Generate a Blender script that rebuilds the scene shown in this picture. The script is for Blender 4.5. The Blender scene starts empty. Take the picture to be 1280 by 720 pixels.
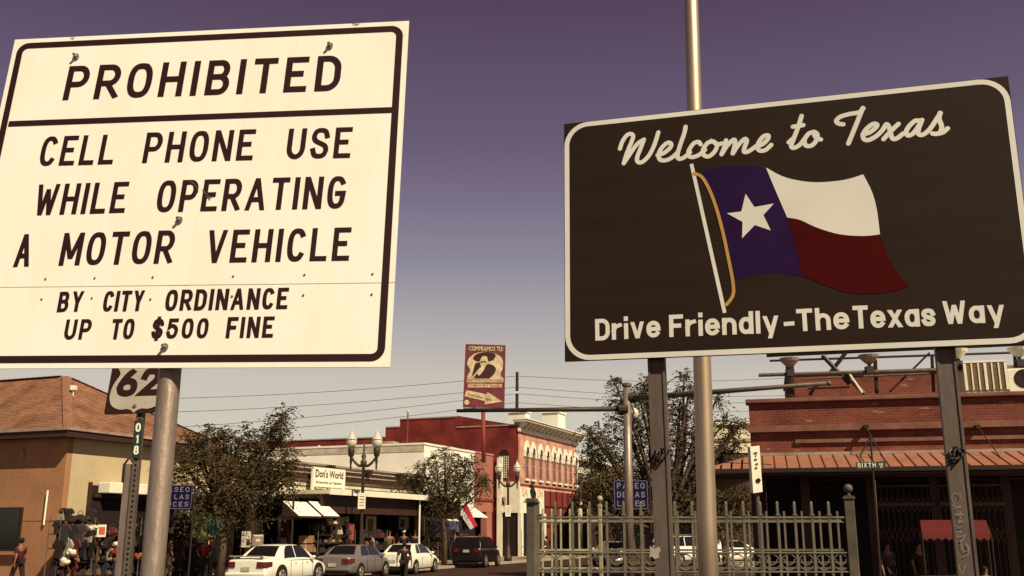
import bpy, bmesh, math, random
import numpy as np
from mathutils import Vector, Matrix
random.seed(7); np.random.seed(7)
SC = bpy.context.scene
COL = SC.collection
R = math.radians

# ------------------------------------------------------------------ camera, sky, sun, exposure
F = 1240.0; CX, CY = 640.0, 360.0; EYE = 1.95; PITCH = R(13.8)
cam = bpy.data.cameras.new('camera'); cam.sensor_width = 36; cam.lens = F/1280*36
cam.clip_start = .05; cam.clip_end = 5000
camo = bpy.data.objects.new('camera', cam); COL.objects.link(camo)
camo.location = (0, 0, EYE); camo.rotation_euler = (math.pi/2+PITCH, 0, 0)
SC.camera = camo
SUNV = Vector((.65, -.81, 1.0)).normalized()
SUN_STRENGTH = 5.0; SUN_COLOR = (1.0, .86, .59)
SKY_STRENGTH = .10; EXPOSURE = .46
sl = bpy.data.lights.new('sun', 'SUN'); sl.energy = SUN_STRENGTH; sl.angle = R(.5); sl.color = SUN_COLOR
so = bpy.data.objects.new('sun', sl); COL.objects.link(so)
so.rotation_euler = SUNV.to_track_quat('Z', 'Y').to_euler(); so.location = (20, -20, 40)
SC.view_settings.view_transform = 'Standard'; SC.view_settings.look = 'None'
SC.view_settings.exposure = EXPOSURE; SC.view_settings.gamma = 1; SC.view_settings.use_curve_mapping = False

def lin(c):
    return tuple(((x/255)/12.92 if x/255 <= .04045 else ((x/255+.055)/1.055)**2.4) for x in c)
W = bpy.data.worlds.new('World'); SC.world = W; W.use_nodes = True
nt = W.node_tree; nt.nodes.clear()
N = nt.nodes.new; L = nt.links.new
out = N('ShaderNodeOutputWorld'); bg = N('ShaderNodeBackground'); bg.inputs['Strength'].default_value = SKY_STRENGTH
sky = N('ShaderNodeTexSky'); sky.sky_type = 'NISHITA'; sky.sun_disc = False
sky.sun_elevation = math.asin(SUNV.z); sky.sun_rotation = math.atan2(SUNV.x, SUNV.y)
sky.air_density = 1.0; sky.dust_density = 1.5
geo = N('ShaderNodeNewGeometry'); sep = N('ShaderNodeSeparateXYZ')
tc = N('ShaderNodeTexCoord'); L(tc.outputs['Generated'], sep.inputs[0])
mr = N('ShaderNodeMapRange'); mr.inputs[1].default_value = -1; mr.inputs[2].default_value = 1
L(sep.outputs['Z'], mr.inputs[0])
ramp = N('ShaderNodeValToRGB'); L(mr.outputs[0], ramp.inputs[0])
stops = [(-90, (70,48,38)), (-4, (120,98,80)), (1, (214,204,182)), (5.6, (208,201,184)), (8.4, (201,193,181)), (11.1, (179,173,172)),
         (15.3, (141,136,151)), (19, (121,109,131)), (22.1, (104,90,115)), (30, (83,65,87)), (45, (68,52,70)), (90, (58,44,60))]
cr = ramp.color_ramp
while len(cr.elements) > 1: cr.elements.remove(cr.elements[-1])
for i, (e, c) in enumerate(stops):
    p = (math.sin(R(e))+1)/2
    el = cr.elements[0] if i == 0 else cr.elements.new(p)
    el.position = p; el.color = (*lin(c), 1)
sc_ = N('ShaderNodeVectorMath'); sc_.operation = 'SCALE'; L(ramp.outputs[0], sc_.inputs[0])
sc_.inputs['Scale'].default_value = 1/SKY_STRENGTH/(2**EXPOSURE)
mx = N('ShaderNodeMixRGB'); mx.inputs[0].default_value = .98
L(sky.outputs[0], mx.inputs[1]); L(sc_.outputs[0], mx.inputs[2])
L(mx.outputs[0], bg.inputs[0]); L(bg.outputs[0], out.inputs[0])

# ------------------------------------------------------------------ helpers
cp, sp = math.cos(PITCH), math.sin(PITCH)
def ray(px, py):
    r = (px-CX)/F; u = (CY-py)/F
    return Vector((r, cp-u*sp, sp+u*cp))
def P(px, py, Y):
    d = ray(px, py); return Vector((0, 0, EYE))+d*(Y/d.y)
def hit(px, py, O, Nn):
    d = ray(px, py); C = Vector((0, 0, EYE)); return C+d*((O-C).dot(Nn)/d.dot(Nn))

class MB:
    def __init__(s, T=None): s.v = []; s.f = []; s.T = T
    def add(s, vs, fs):
        n = len(s.v)
        s.v += [(s.T @ Vector(v)) if s.T else Vector(v) for v in vs]
        s.f += [tuple(i+n for i in f) for f in fs]; return s
    def box(s, x0, x1, y0, y1, z0, z1):
        return s.add([(x0,y0,z0),(x1,y0,z0),(x1,y1,z0),(x0,y1,z0),(x0,y0,z1),(x1,y0,z1),(x1,y1,z1),(x0,y1,z1)],
                     [(0,3,2,1),(4,5,6,7),(0,1,5,4),(1,2,6,5),(2,3,7,6),(3,0,4,7)])
    def hexa(s, b, t):
        return s.add(list(b)+list(t), [(3,2,1,0),(4,5,6,7),(0,1,5,4),(1,2,6,5),(2,3,7,6),(3,0,4,7)])
    def prism(s, poly, z0, z1):
        n = len(poly)
        return s.add([(x,y,z0) for x,y in poly]+[(x,y,z1) for x,y in poly],
                     [tuple(range(n-1,-1,-1)), tuple(range(n,2*n))]+[(i,(i+1)%n,n+(i+1)%n,n+i) for i in range(n)])
    def path(s, pts, rad, n=8):
        pts = [Vector(p) for p in pts]; m = len(pts)
        if not hasattr(rad, '__len__'): rad = [rad]*m
        vs = []; ref = None
        for i, p in enumerate(pts):
            d = (pts[min(i+1,m-1)]-pts[max(i-1,0)]).normalized()
            if ref is None: ref = d.orthogonal().normalized()
            ref = (ref-d*ref.dot(d)).normalized(); b = d.cross(ref)
            for k in range(n):
                a = 2*math.pi*k/n; vs.append(p+(ref*math.cos(a)+b*math.sin(a))*rad[i])
        fs = [(i*n+k, i*n+(k+1)%n, (i+1)*n+(k+1)%n, (i+1)*n+k) for i in range(m-1) for k in range(n)]
        fs += [tuple(range(n-1,-1,-1)), tuple((m-1)*n+k for k in range(n))]
        return s.add(vs, fs)
    def tube(s, p, q, r0, r1=None, n=12): return s.path([p, q], [r0, r0 if r1 is None else r1], n)
    def lathe(s, c, prof, n=16, ax=2):
        c = Vector(c); vs = []; m = len(prof)
        for r, z in prof:
            for k in range(n):
                a = 2*math.pi*k/n; x, y = r*math.cos(a), r*math.sin(a)
                vs.append(c+Vector({2:(x,y,z),0:(z,x,y),1:(x,z,y)}[ax]))
        fs = [(i*n+k, i*n+(k+1)%n, (i+1)*n+(k+1)%n, (i+1)*n+k) for i in range(m-1) for k in range(n)]
        fs += [tuple(range(n-1,-1,-1)), tuple((m-1)*n+k for k in range(n))]
        return s.add(vs, fs)
    def ball(s, c, rx, ry=None, rz=None, n=12, m=7):
        ry = ry or rx; rz = rz or rx
        prof = [(math.sin(math.pi*(i+.02)/(m+.04)), -math.cos(math.pi*i/m)) for i in range(m+1)]
        n0 = len(s.v); T = s.T; s.T = None; s.lathe((0,0,0), prof, n); s.T = T
        for i in range(n0, len(s.v)):
            v = s.v[i]; w = Vector((c[0]+v.x*rx, c[1]+v.y*ry, c[2]+v.z*rz)); s.v[i] = (T @ w) if T else w
        return s

WL = {}
def thing(name, label, cat, loc, group=None):
    o = bpy.data.objects.new(name, None); COL.objects.link(o); o.location = loc
    o.empty_display_size = .2
    o['label'] = label; o['category'] = cat
    if group: o['group'] = group
    WL[o.name] = Vector(loc); return o
def mesh_of(name, mb, mat, off=Vector((0,0,0)), smooth=False):
    me = bpy.data.meshes.new(name)
    me.from_pydata([tuple(v-off) for v in mb.v], [], mb.f)
    if smooth: me.polygons.foreach_set('use_smooth', [True]*len(me.polygons))
    me.materials.append(mat); me.update(); return me
def fixn(me):
    bm = bmesh.new(); bm.from_mesh(me); bmesh.ops.recalc_face_normals(bm, faces=bm.faces); bm.to_mesh(me); bm.free()
def part(name, mb, mat, parent, label=None, smooth=False, kind=None, bevel=0, fix=True):
    off = WL[parent.name]
    me = mesh_of(name, mb, mat, off, smooth)
    if fix: fixn(me)
    o = bpy.data.objects.new(name, me); COL.objects.link(o); o.parent = parent; WL[o.name] = off
    if label: o['label'] = label
    if kind: o['kind'] = kind
    if bevel: addbevel(o, bevel)
    return o
def addbevel(o, w, seg=2):
    b = o.modifiers.new('bevel', 'BEVEL'); b.width = w; b.segments = seg; b.limit_method = 'ANGLE'; b.angle_limit = R(40)
def inst(name, me, loc, parent):
    o = bpy.data.objects.new(name, me); COL.objects.link(o); o.parent = parent
    o.location = Vector(loc)-WL[parent.name]; WL[o.name] = Vector(loc); return o
def single(name, mb, mat, label, cat, loc, group=None, smooth=False, bevel=0, fix=True):
    loc = Vector(loc); me = mesh_of(name, mb, mat, loc, smooth)
    if fix: fixn(me)
    o = bpy.data.objects.new(name, me); COL.objects.link(o); o.location = loc; WL[o.name] = loc
    o['label'] = label; o['category'] = cat
    if group: o['group'] = group
    if bevel: addbevel(o, bevel)
    return o
def setting(name, mb, mat, kind='structure'):
    me = mesh_of(name, mb, mat); fixn(me); o = bpy.data.objects.new(name, me); COL.objects.link(o); o['kind'] = kind
    WL[o.name] = Vector((0,0,0)); return o

def frame(O, U, V, Nn):
    M = Matrix.Identity(4)
    for i in range(3): M[i][0], M[i][1], M[i][2], M[i][3] = U[i], V[i], Nn[i], O[i]
    return M

# ------------------------------------------------------------------ materials
MATS = {}
def mat(name, col, rough=.6, metal=0, var=.12, scale=3.0, bump=0.0, spec=.3, col2=None, stretch=None, emit=None, alpha=None, fine=0):
    if name in MATS: return MATS[name]
    m = bpy.data.materials.new(name); m.use_nodes = True; t = m.node_tree; nn = t.nodes.new; ll = t.links.new
    b = t.nodes['Principled BSDF']
    b.inputs['Roughness'].default_value = rough; b.inputs['Metallic'].default_value = metal
    b.inputs['Specular IOR Level'].default_value = spec
    tc = nn('ShaderNodeTexCoord'); mp = nn('ShaderNodeMapping'); ll(tc.outputs['Object'], mp.inputs[0])
    if stretch: mp.inputs['Scale'].default_value = stretch
    nz = nn('ShaderNodeTexNoise'); nz.inputs['Scale'].default_value = scale; nz.inputs['Detail'].default_value = 6
    nz.inputs['Roughness'].default_value = .65
    ll(mp.outputs[0], nz.inputs['Vector'])
    c2 = col2 or tuple(max(0, x*(1-var*2.2)) for x in col)
    rp = nn('ShaderNodeValToRGB'); rp.color_ramp.elements[0].position = .32; rp.color_ramp.elements[1].position = .62
    rp.color_ramp.elements[0].color = (*c2, 1); rp.color_ramp.elements[1].color = (*col, 1)
    ll(nz.outputs['Fac'], rp.inputs[0]); ll(rp.outputs[0], b.inputs['Base Color'])
    if bump:
        bp = nn('ShaderNodeBump'); bp.inputs['Strength'].default_value = bump; bp.inputs['Distance'].default_value = .02
        n2 = nn('ShaderNodeTexNoise'); n2.inputs['Scale'].default_value = scale*12; n2.inputs['Detail'].default_value = 3
        ll(mp.outputs[0], n2.inputs['Vector']); ll(n2.outputs['Fac'], bp.inputs['Height']); ll(bp.outputs[0], b.inputs['Normal'])
    if emit:
        b.inputs['Emission Color'].default_value = (*emit, 1); b.inputs['Emission Strength'].default_value = 1
    MATS[name] = m; return m
def brick(name, c1, c2, mortar, ang, bw=.22, bh=.075, ms=.012, patch=None, vz=1.0):
    if name in MATS: return MATS[name]
    m = bpy.data.materials.new(name); m.use_nodes = True; t = m.node_tree; nn = t.nodes.new; ll = t.links.new
    b = t.nodes['Principled BSDF']; b.inputs['Roughness'].default_value = .85; b.inputs['Specular IOR Level'].default_value = .15
    tc = nn('ShaderNodeTexCoord'); mp = nn('ShaderNodeMapping'); ll(tc.outputs['Object'], mp.inputs[0])
    mp.inputs['Rotation'].default_value = (0, 0, ang)
    sx = nn('ShaderNodeSeparateXYZ'); ll(mp.outputs[0], sx.inputs[0])
    ad = nn('ShaderNodeMath'); ll(sx.outputs['X'], ad.inputs[0]); ll(sx.outputs['Y'], ad.inputs[1])
    vz_ = nn('ShaderNodeMath'); vz_.operation = 'MULTIPLY'; ll(sx.outputs['Z'], vz_.inputs[0]); vz_.inputs[1].default_value = vz
    cb = nn('ShaderNodeCombineXYZ'); ll(ad.outputs[0], cb.inputs[0]); ll(vz_.outputs[0], cb.inputs[1])
    br = nn('ShaderNodeTexBrick'); ll(cb.outputs[0], br.inputs['Vector'])
    br.inputs['Scale'].default_value = 1; br.inputs['Brick Width'].default_value = bw; br.inputs['Row Height'].default_value = bh
    br.inputs['Mortar Size'].default_value = ms; br.inputs['Bias'].default_value = -.2
    br.inputs['Color1'].default_value = (*c1, 1); br.inputs['Color2'].default_value = (*c2, 1); br.inputs['Mortar'].default_value = (*mortar, 1)
    nz = nn('ShaderNodeTexNoise'); nz.inputs['Scale'].default_value = .9; nz.inputs['Detail'].default_value = 8; ll(tc.outputs['Object'], nz.inputs['Vector'])
    mr = nn('ShaderNodeMapRange'); mr.inputs[1].default_value = .3; mr.inputs[2].default_value = .7; mr.inputs[3].default_value = .58; mr.inputs[4].default_value = 1.22
    ll(nz.outputs['Fac'], mr.inputs[0])
    mm = nn('ShaderNodeMixRGB'); mm.blend_type = 'MULTIPLY'; mm.inputs[0].default_value = 1
    ll(br.outputs['Color'], mm.inputs[1]); ll(mr.outputs[0], mm.inputs[2])
    last = mm.outputs[0]
    if patch:
        mp2 = nn('ShaderNodeMapping'); ll(tc.outputs['Object'], mp2.inputs[0]); mp2.inputs['Scale'].default_value = (1.2, 1.2, 5)
        n3 = nn('ShaderNodeTexNoise'); n3.inputs['Scale'].default_value = 1.6; n3.inputs['Detail'].default_value = 3; ll(mp2.outputs[0], n3.inputs['Vector'])
        r3 = nn('ShaderNodeValToRGB'); r3.color_ramp.elements[0].position = .64; r3.color_ramp.elements[1].position = .72
        ll(n3.outputs['Fac'], r3.inputs[0])
        m3 = nn('ShaderNodeMixRGB'); ll(r3.outputs[0], m3.inputs[0]); ll(last, m3.inputs[1]); m3.inputs[2].default_value = (*patch, 1); last = m3.outputs[0]
    ll(last, b.inputs['Base Color'])
    bp = nn('ShaderNodeBump'); bp.inputs['Strength'].default_value = .4; bp.inputs['Distance'].default_value = .01
    ll(br.outputs['Fac'], bp.inputs['Height']); bp.invert = True; ll(bp.outputs[0], b.inputs['Normal'])
    MATS[name] = m; return m

M_white_sign = mat('sign_white_sheeting', (.74,.735,.68), .5, 0, .03, 1.6, .03, spec=.2, col2=(.70,.685,.61), stretch=(5,1,1.2))
M_black_ink = mat('sign_black_ink', (.022,.004,.004), .5, 0, .05, 2)
M_green_sign = mat('sign_dark_green', (.021,.0115,.008), .6, 0, .12, 1.6, spec=.1, col2=(.017,.0085,.006), stretch=(.6,1,5))
M_sign_letter = mat('sign_cream_letter', (.64,.62,.58), .5, 0, .05, 2)
M_flag_blue = mat('flag_blue', (.018,.004,.042), .6, 0, .1, 3, spec=.08)
M_flag_red = mat('flag_red', (.052,.001,.001), .6, 0, .1, 3, spec=.06)
M_gold = mat('flag_gold', (.48,.26,.08), .5)
M_galv = mat('galvanised_steel', (.27,.21,.175), .45, .45, .22, 6, .15, col2=(.14,.105,.09), stretch=(1,1,.25))
M_galv_dull = mat('dull_post_steel', (.13,.10,.085), .6, .3, .2, 6, .1, col2=(.08,.058,.05), stretch=(1,1,.3))
M_chrome = mat('polished_flagpole', (.55,.42,.31), .50, .9, .14, 4, stretch=(1,1,.1))
M_bolt = mat('bolt_steel', (.38,.33,.30), .35, .8, .2, 40)
M_dark_metal = mat('dark_iron', (.035,.022,.018), .5, .3)
M_lamp_iron = mat('lamp_post_iron', (.05,.032,.026), .5, .2)
M_globe = mat('frosted_globe', (.55,.50,.43), .35, 0, .08)
M_fence = mat('fence_paint', (.120,.104,.078), .55, 0, .3, 5, .08, col2=(.065,.052,.038))
M_fence_sunlit = mat('fence_paint_sunlit', (.34,.30,.178), .5, 0, .2, 6)  # brighter copy of the fence paint, sunlight put into the colour
M_asphalt = mat('asphalt', (.047,.024,.018), .9, 0, .2, .8, .4, spec=.1, col2=(.036,.017,.013))
M_pave = mat('concrete_paving', (.30,.23,.17), .85, 0, .2, .9, .2)
M_kerb = mat('kerb_concrete', (.36,.29,.22), .85)
M_cream = mat('cream_stucco', (.80,.77,.68), .85, 0, .06, .6, .3)
M_creamy = mat('cream_panel', (.62,.55,.40), .8, 0, .12, 1.2)
M_yellow = mat('yellow_stucco', (.46,.36,.22), .9, 0, .06, .7, .5)
M_orange = mat('orange_stucco', (.34,.165,.085), .9, 0, .10, .8, .5)
M_brown = mat('dark_brown_paint_and_shade', (.045,.018,.014), .6, 0, .15, 1)
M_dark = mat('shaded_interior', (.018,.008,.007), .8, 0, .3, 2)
M_glass = mat('dark_glass', (.010,.008,.008), .12, 0, .1, 2, spec=.4)
M_pink = mat('salmon_stucco', (.33,.125,.092), .85, 0, .08, .8, .2)
M_redpaint = mat('red_panel_paint', (.20,.035,.03), .7, 0, .12, 1)
M_whitetrim = mat('white_trim', (.74,.70,.58), .7, 0, .08, 2)
M_grey_trim = mat('weathered_cap', (.34,.25,.20), .85, 0, .2, 2)
ANG = R(-22)
U = Vector((math.sin(R(22)), math.cos(R(22)), 0)); NN = Vector((math.cos(R(22)), -math.sin(R(22)), 0)); Z = Vector((0,0,1))
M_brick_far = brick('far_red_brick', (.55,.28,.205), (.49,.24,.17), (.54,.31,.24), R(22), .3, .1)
M_brick_side = brick('side_red_brick', (.18,.027,.024), (.145,.022,.020), (.17,.031,.028), R(22), .3, .1)  # one tone with the wall's cast shadow averaged into the colour
M_brick_six = brick('corner_red_brick', (.185,.048,.033), (.12,.030,.022), (.20,.08,.058), R(14), .21, .070, .010, patch=(.28,.125,.09))
M_shingle = brick('roof_shingles', (.29,.14,.083), (.19,.088,.052), (.125,.056,.033), R(22), .24, .075, .014)
M_awn_metal = mat('copper_red_metal', (.31,.135,.085), .55, 0, .15, 1.5, col2=(.24,.10,.06))
M_canvas = mat('white_canvas', (.76,.72,.62), .85, 0, .05, 1)
M_bluesign = mat('blue_sign', (.008,.006,.028), .5, 0, .1, 3, spec=.1)  # blue darkened to carry the shade the sign stands in
M_bluetext = mat('pale_blue_letters', (.21,.185,.28), .5)  # letters dimmed too, shade put into the colour
M_greenplate = mat('green_plate', (.018,.035,.016), .5)
M_bark = mat('bark', (.10,.06,.04), .9, 0, .3, 6, .5, col2=(.045,.026,.018), stretch=(1,1,.3))
M_leaf = mat('leaf', (.080,.056,.025), .7, 0, .3, 1.5, spec=.1, col2=(.040,.028,.014))
M_leaf2 = mat('leaf_light', (.15,.125,.045), .6, 0, .3, 1.5, col2=(.09,.07,.028))
M_tyre = mat('tyre_rubber', (.012,.009,.009), .8)
M_rim = mat('alloy_rim', (.45,.40,.34), .4, .6)
M_skin = mat('skin', (.22,.10,.06), .6)
M_hair = mat('dark_hair', (.012,.007,.006), .6)
def paint(name, c, rough=.25): return mat(name, c, rough, 0, .03, 2, spec=.5)
M_cw = paint('white_car_paint', (.74,.71,.62)); M_cs = paint('silver_car_paint', (.15,.125,.12)); M_cb = paint('black_car_paint', (.007,.004,.005))
M_tail = mat('tail_lamp_red', (.10,.009,.008), .25); M_plate = mat('number_plate', (.45,.42,.38), .5)
M_cushion = {}
def cloth(c): return mat('cloth_%d_%d_%d' % tuple(int(x*999) for x in c), c, .9, 0, .15, 4)

# ------------------------------------------------------------------ stroke lettering
def A(cx, cy, rx, ry, a0, a1, n=9):
    return [(cx+rx*math.cos(R(a0+(a1-a0)*i/n)), cy+ry*math.sin(R(a0+(a1-a0)*i/n))) for i in range(n+1)]
def SE(a0, a1, n=26, e=.78, cx=.5, cy=.5, rx=.5, ry=.5):
    o = []
    for i in range(n+1):
        a = R(a0+(a1-a0)*i/n); c, s = math.cos(a), math.sin(a)
        o.append((cx+rx*math.copysign(abs(c)**e, c), cy+ry*math.copysign(abs(s)**e, s)))
    return o
def cat(pts, n=5, closed=False):
    pts = [Vector(p).to_2d() if len(p) == 2 else Vector(p) for p in pts]; o = []
    m = len(pts)
    for i in range(m-1):
        p0 = pts[max(i-1,0)]; p1 = pts[i]; p2 = pts[i+1]; p3 = pts[min(i+2,m-1)]
        for k in range(n):
            t = k/n
            o.append(.5*((2*p1)+(-p0+p2)*t+(2*p0-5*p1+4*p2-p3)*t*t+(-p0+3*p1-3*p2+p3)*t**3))
    o.append(pts[-1]); return [tuple(p) for p in o]
S_ = cat([(1,.77),(.85,.95),(.5,1),(.15,.95),(0,.76),(.13,.6),(.5,.5),(.87,.4),(1,.24),(.85,.05),(.5,0),(.15,.05),(0,.23)], 3)
G_ = {
 'A': (.62, [[(0,0),(.5,1),(1,0)], [(.2,.3),(.8,.3)]]),
 'B': (.5, [[(0,0),(0,1),(.6,1)]+A(.6,.76,.34,.24,90,-90)+[(0,.52)], [(.6,.52)]+A(.6,.26,.4,.26,88,-90)+[(0,0),(0,.1)]]),
 'C': (.5, [SE(42,318)]),
 'D': (.52, [[(0,0),(0,1),(.45,1)]+A(.45,.65,.55,.35,90,0)+A(.45,.35,.55,.35,0,-90)+[(0,0),(0,.1)]]),
 'E': (.46, [[(1,1),(0,1),(0,0),(1,0)], [(0,.52),(.75,.52)]]),
 'F': (.46, [[(1,1),(0,1),(0,0)], [(0,.5),(.8,.5)]]),
 'G': (.52, [SE(42,330)+[(1,.46),(.58,.46)]]),
 'H': (.52, [[(0,0),(0,1)], [(1,0),(1,1)], [(0,.5),(1,.5)]]),
 'I': (.0, [[(0,0),(0,1)]]),
 'J': (.42, [[(1,1),(1,.25)]+A(.5,.25,.5,.25,0,-160)]),
 'L': (.44, [[(0,1),(0,0),(1,0)]]),
 'M': (.66, [[(0,0),(0,1),(.5,.15),(1,1),(1,0)]]),
 'N': (.54, [[(0,0),(0,1),(1,0),(1,1)]]),
 'O': (.54, [SE(90,-270)+SE(-270,-285,2)]),
 'P': (.5, [[(0,0),(0,1),(.58,1)]+A(.58,.72,.42,.28,90,-90)+[(0,.44)]]),
 'R': (.52, [[(0,0),(0,1),(.58,1)]+A(.58,.72,.42,.28,90,-90)+[(0,.44)], [(.5,.44),(1,0)]]),
 'S': (.5, [S_]),
 'T': (.5, [[(0,1),(1,1)], [(.5,1),(.5,0)]]),
 'U': (.52, [[(0,1),(0,.32)]+A(.5,.32,.5,.32,180,360)+[(1,1)]]),
 'V': (.56, [[(0,1),(.5,0),(1,1)]]),
 'W': (.78, [[(0,1),(.25,0),(.5,.9),(.75,0),(1,1)]]),
 'X': (.54, [[(0,1),(1,0)], [(1,1),(0,0)]]),
 'Y': (.56, [[(0,1),(.5,.46),(.5,0)], [(.5,.46),(1,1)]]),
 '$': (.46, [S_, [(.5,1.13),(.5,-.13)]]),
 '5': (.46, [[(.92,1),(.12,1),(.06,.57)]+cat([(.06,.57),(.3,.65),(.6,.65),(.95,.5),(1,.3),(.85,.07),(.5,0),(.15,.05),(0,.22)],3)]),
 '0': (.46, [SE(90,-270)+SE(-270,-285,2)]),
 '1': (.16, [[(0,.8),(1,1),(1,0)]]),
 '2': (.48, [cat([(0,.75),(.15,.95),(.5,1),(.85,.95),(1,.75),(.9,.55)],3)+[(0,0),(1,0)]]),
 '6': (.5, [cat([(.72,1),(.35,.75),(.08,.45),(0,.28),(.12,.07),(.5,0),(.88,.07),(1,.28),(.88,.5),(.5,.57),(.12,.48),(.02,.34)],4)]),
 '8': (.46, [SE(90,-270,20,.85,.5,.76,.42,.24), SE(90,-270,20,.85,.5,.26,.5,.26)]),
 '-': (.34, [[(0,.38),(1,.38)]]),
 ':': (.0, [[(0,.1),(0,.12)], [(0,.6),(0,.62)]]),
 'a': (.46, [SE(90,450,22,.9,.5,.35,.5,.35), [(1,.7),(1,0)]]),
 'd': (.46, [SE(90,450,22,.9,.5,.35,.5,.35), [(1,1),(1,0)]]),
 'e': (.48, [[(0.02,.36),(1,.36)]+SE(10,318,22,.9,.5,.35,.5,.35)]),
 'h': (.46, [[(0,0),(0,1)], [(0,.42)]+A(.5,.42,.5,.28,180,0)+[(1,0)]]),
 'i': (.0, [[(0,0),(0,.66)], [(0,1.02),(0,1.05)]]),
 'l': (.0, [[(0,0),(0,1)]]),
 'n': (.46, [[(0,0),(0,.7)], [(0,.42)]+A(.5,.42,.5,.28,180,0)+[(1,0)]]),
 'r': (.3, [[(0,0),(0,.7)], [(0,.4),(.3,.62),(1,.7)]]),
 's': (.4, [[(x, y*.7) for x, y in S_]]),
 'v': (.48, [[(0,.7),(.5,0),(1,.7)]]),
 'x': (.48, [[(0,.7),(1,0)], [(1,.7),(0,0)]]),
 'y': (.52, [[(0,.7),(.52,-.02)], [(1,.7),(.4,-.28)]]),
}
def ribbon(pts, hw, cap='square'):
    P2 = [Vector(p) for p in pts]
    q = [P2[0]]
    for p in P2[1:]:
        if (p-q[-1]).length > 1e-5: q.append(p)
    P2 = q; n = len(P2)
    if n < 2: return [], []
    if cap in ('square',):
        P2[0] = P2[0]-(P2[1]-P2[0]).normalized()*hw; P2[-1] = P2[-1]+(P2[-1]-P2[-2]).normalized()*hw
    vs = []; fs = []
    for i in range(n):
        d0 = (P2[i]-P2[i-1]).normalized() if i > 0 else None
        d1 = (P2[i+1]-P2[i]).normalized() if i < n-1 else None
        if d0 is None: d0 = d1
        if d1 is None: d1 = d0
        n0 = Vector((-d0.y, d0.x)); n1 = Vector((-d1.y, d1.x)); nm = n0+n1
        if nm.length < 1e-3: nm = n0
        nm.normalize(); k = 1/max(.42, nm.dot(n0))
        vs += [P2[i]+nm*hw*k, P2[i]-nm*hw*k]
        if i: fs.append((2*i-2, 2*i-1, 2*i+1, 2*i))
    if cap == 'round':
        for e, (a, b) in ((0, (P2[0], P2[1])), (1, (P2[-1], P2[-2]))):
            d = (a-b).normalized(); nr = Vector((-d.y, d.x)); c0 = len(vs); m = 8
            for i in range(m+1):
                t = math.pi*i/m; vs.append(a+nr*hw*math.cos(t)+d*hw*math.sin(t))
            fs.append(tuple(range(c0, c0+m+1)))
    return vs, fs
ZOFF = [0]
def strokes_to(mb, polys, hw, fn, z0, cap='square', clamp=False):
    for i, pl in enumerate(polys):
        vs, fs = ribbon(pl, hw, cap)
        if not vs: continue
        if clamp:
            y0 = min(p[1] for p in pl)-hw; y1 = max(p[1] for p in pl)+hw
            vs = [Vector((v.x, min(y1, max(y0, v.y)))) for v in vs]
        zz = z0+.00015*(ZOFF[0] % 4); ZOFF[0] += 1
        mb.add([(*fn(v), zz+(j//2)*4e-6) for j, v in enumerate(vs)], fs)
def text_polys(s, h, t, gap=.2):
    out = []; x = 0; 
    for ch in s:
        if ch == ' ': x += .35*h; continue
        w, st = G_[ch]; w = w*h
        for pl in st:
            q = [(x+t/2+px*w, t/2+py*(h-t)) for px, py in pl]
            out.append(('z' if ch in 'AVWMNXYvxy' and not (len(pl) == 2 and pl[0][1] == pl[1][1]) else 's', q))
        x += w+t+gap*h
    return out, x-gap*h
def word(mb, s, p0, p1, top, t, uv=None, z=.003, gap=.2, lean=None):
    """p0,p1 baseline ends, top = point above p0 (local coords)"""
    p0, p1, top = Vector(p0), Vector(p1), Vector(top)
    ux = (p1-p0); wid = ux.length; ux.normalize(); uy = Vector((-ux.y, ux.x))
    if lean is not None: uy = Vector(lean)
    h = (top-p0).dot(uy)/uy.dot(uy); th = t*h
    pol, w0 = text_polys(s, h, th, gap)
    k = (wid-th)/max(1e-6, w0-th)
    fn = lambda v: (p0+ux*v[0]+uy*v[1])
    for kind, pl in pol:
        pl = [(th/2+(x-th/2)*k, y) for x, y in pl]
        if kind == 's': strokes_to(mb, [pl], th/2, fn, z, clamp=True); continue
        y0, y1 = min(p[1] for p in pl), max(p[1] for p in pl)
        ey = lambda y: y-th/2 if abs(y-y0) < 1e-6 else (y+th/2 if abs(y-y1) < 1e-6 else y)
        for a, b_ in zip(pl, pl[1:]):
            dx, dy = b_[0]-a[0], ey(b_[1])-ey(a[1]); hx = min(1.35, math.hypot(dx, dy)/max(1e-6, abs(dy)))*th/2*(.92 if abs(dx) > 1e-6 else 1)
            zz = z+.00015*(ZOFF[0] % 4); ZOFF[0] += 1
            mb.add([(*fn((a[0]-hx, ey(a[1]))), zz), (*fn((a[0]+hx, ey(a[1]))), zz), (*fn((b_[0]+hx, ey(b_[1]))), zz), (*fn((b_[0]-hx, ey(b_[1]))), zz)], [(0,1,2,3)])

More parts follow.
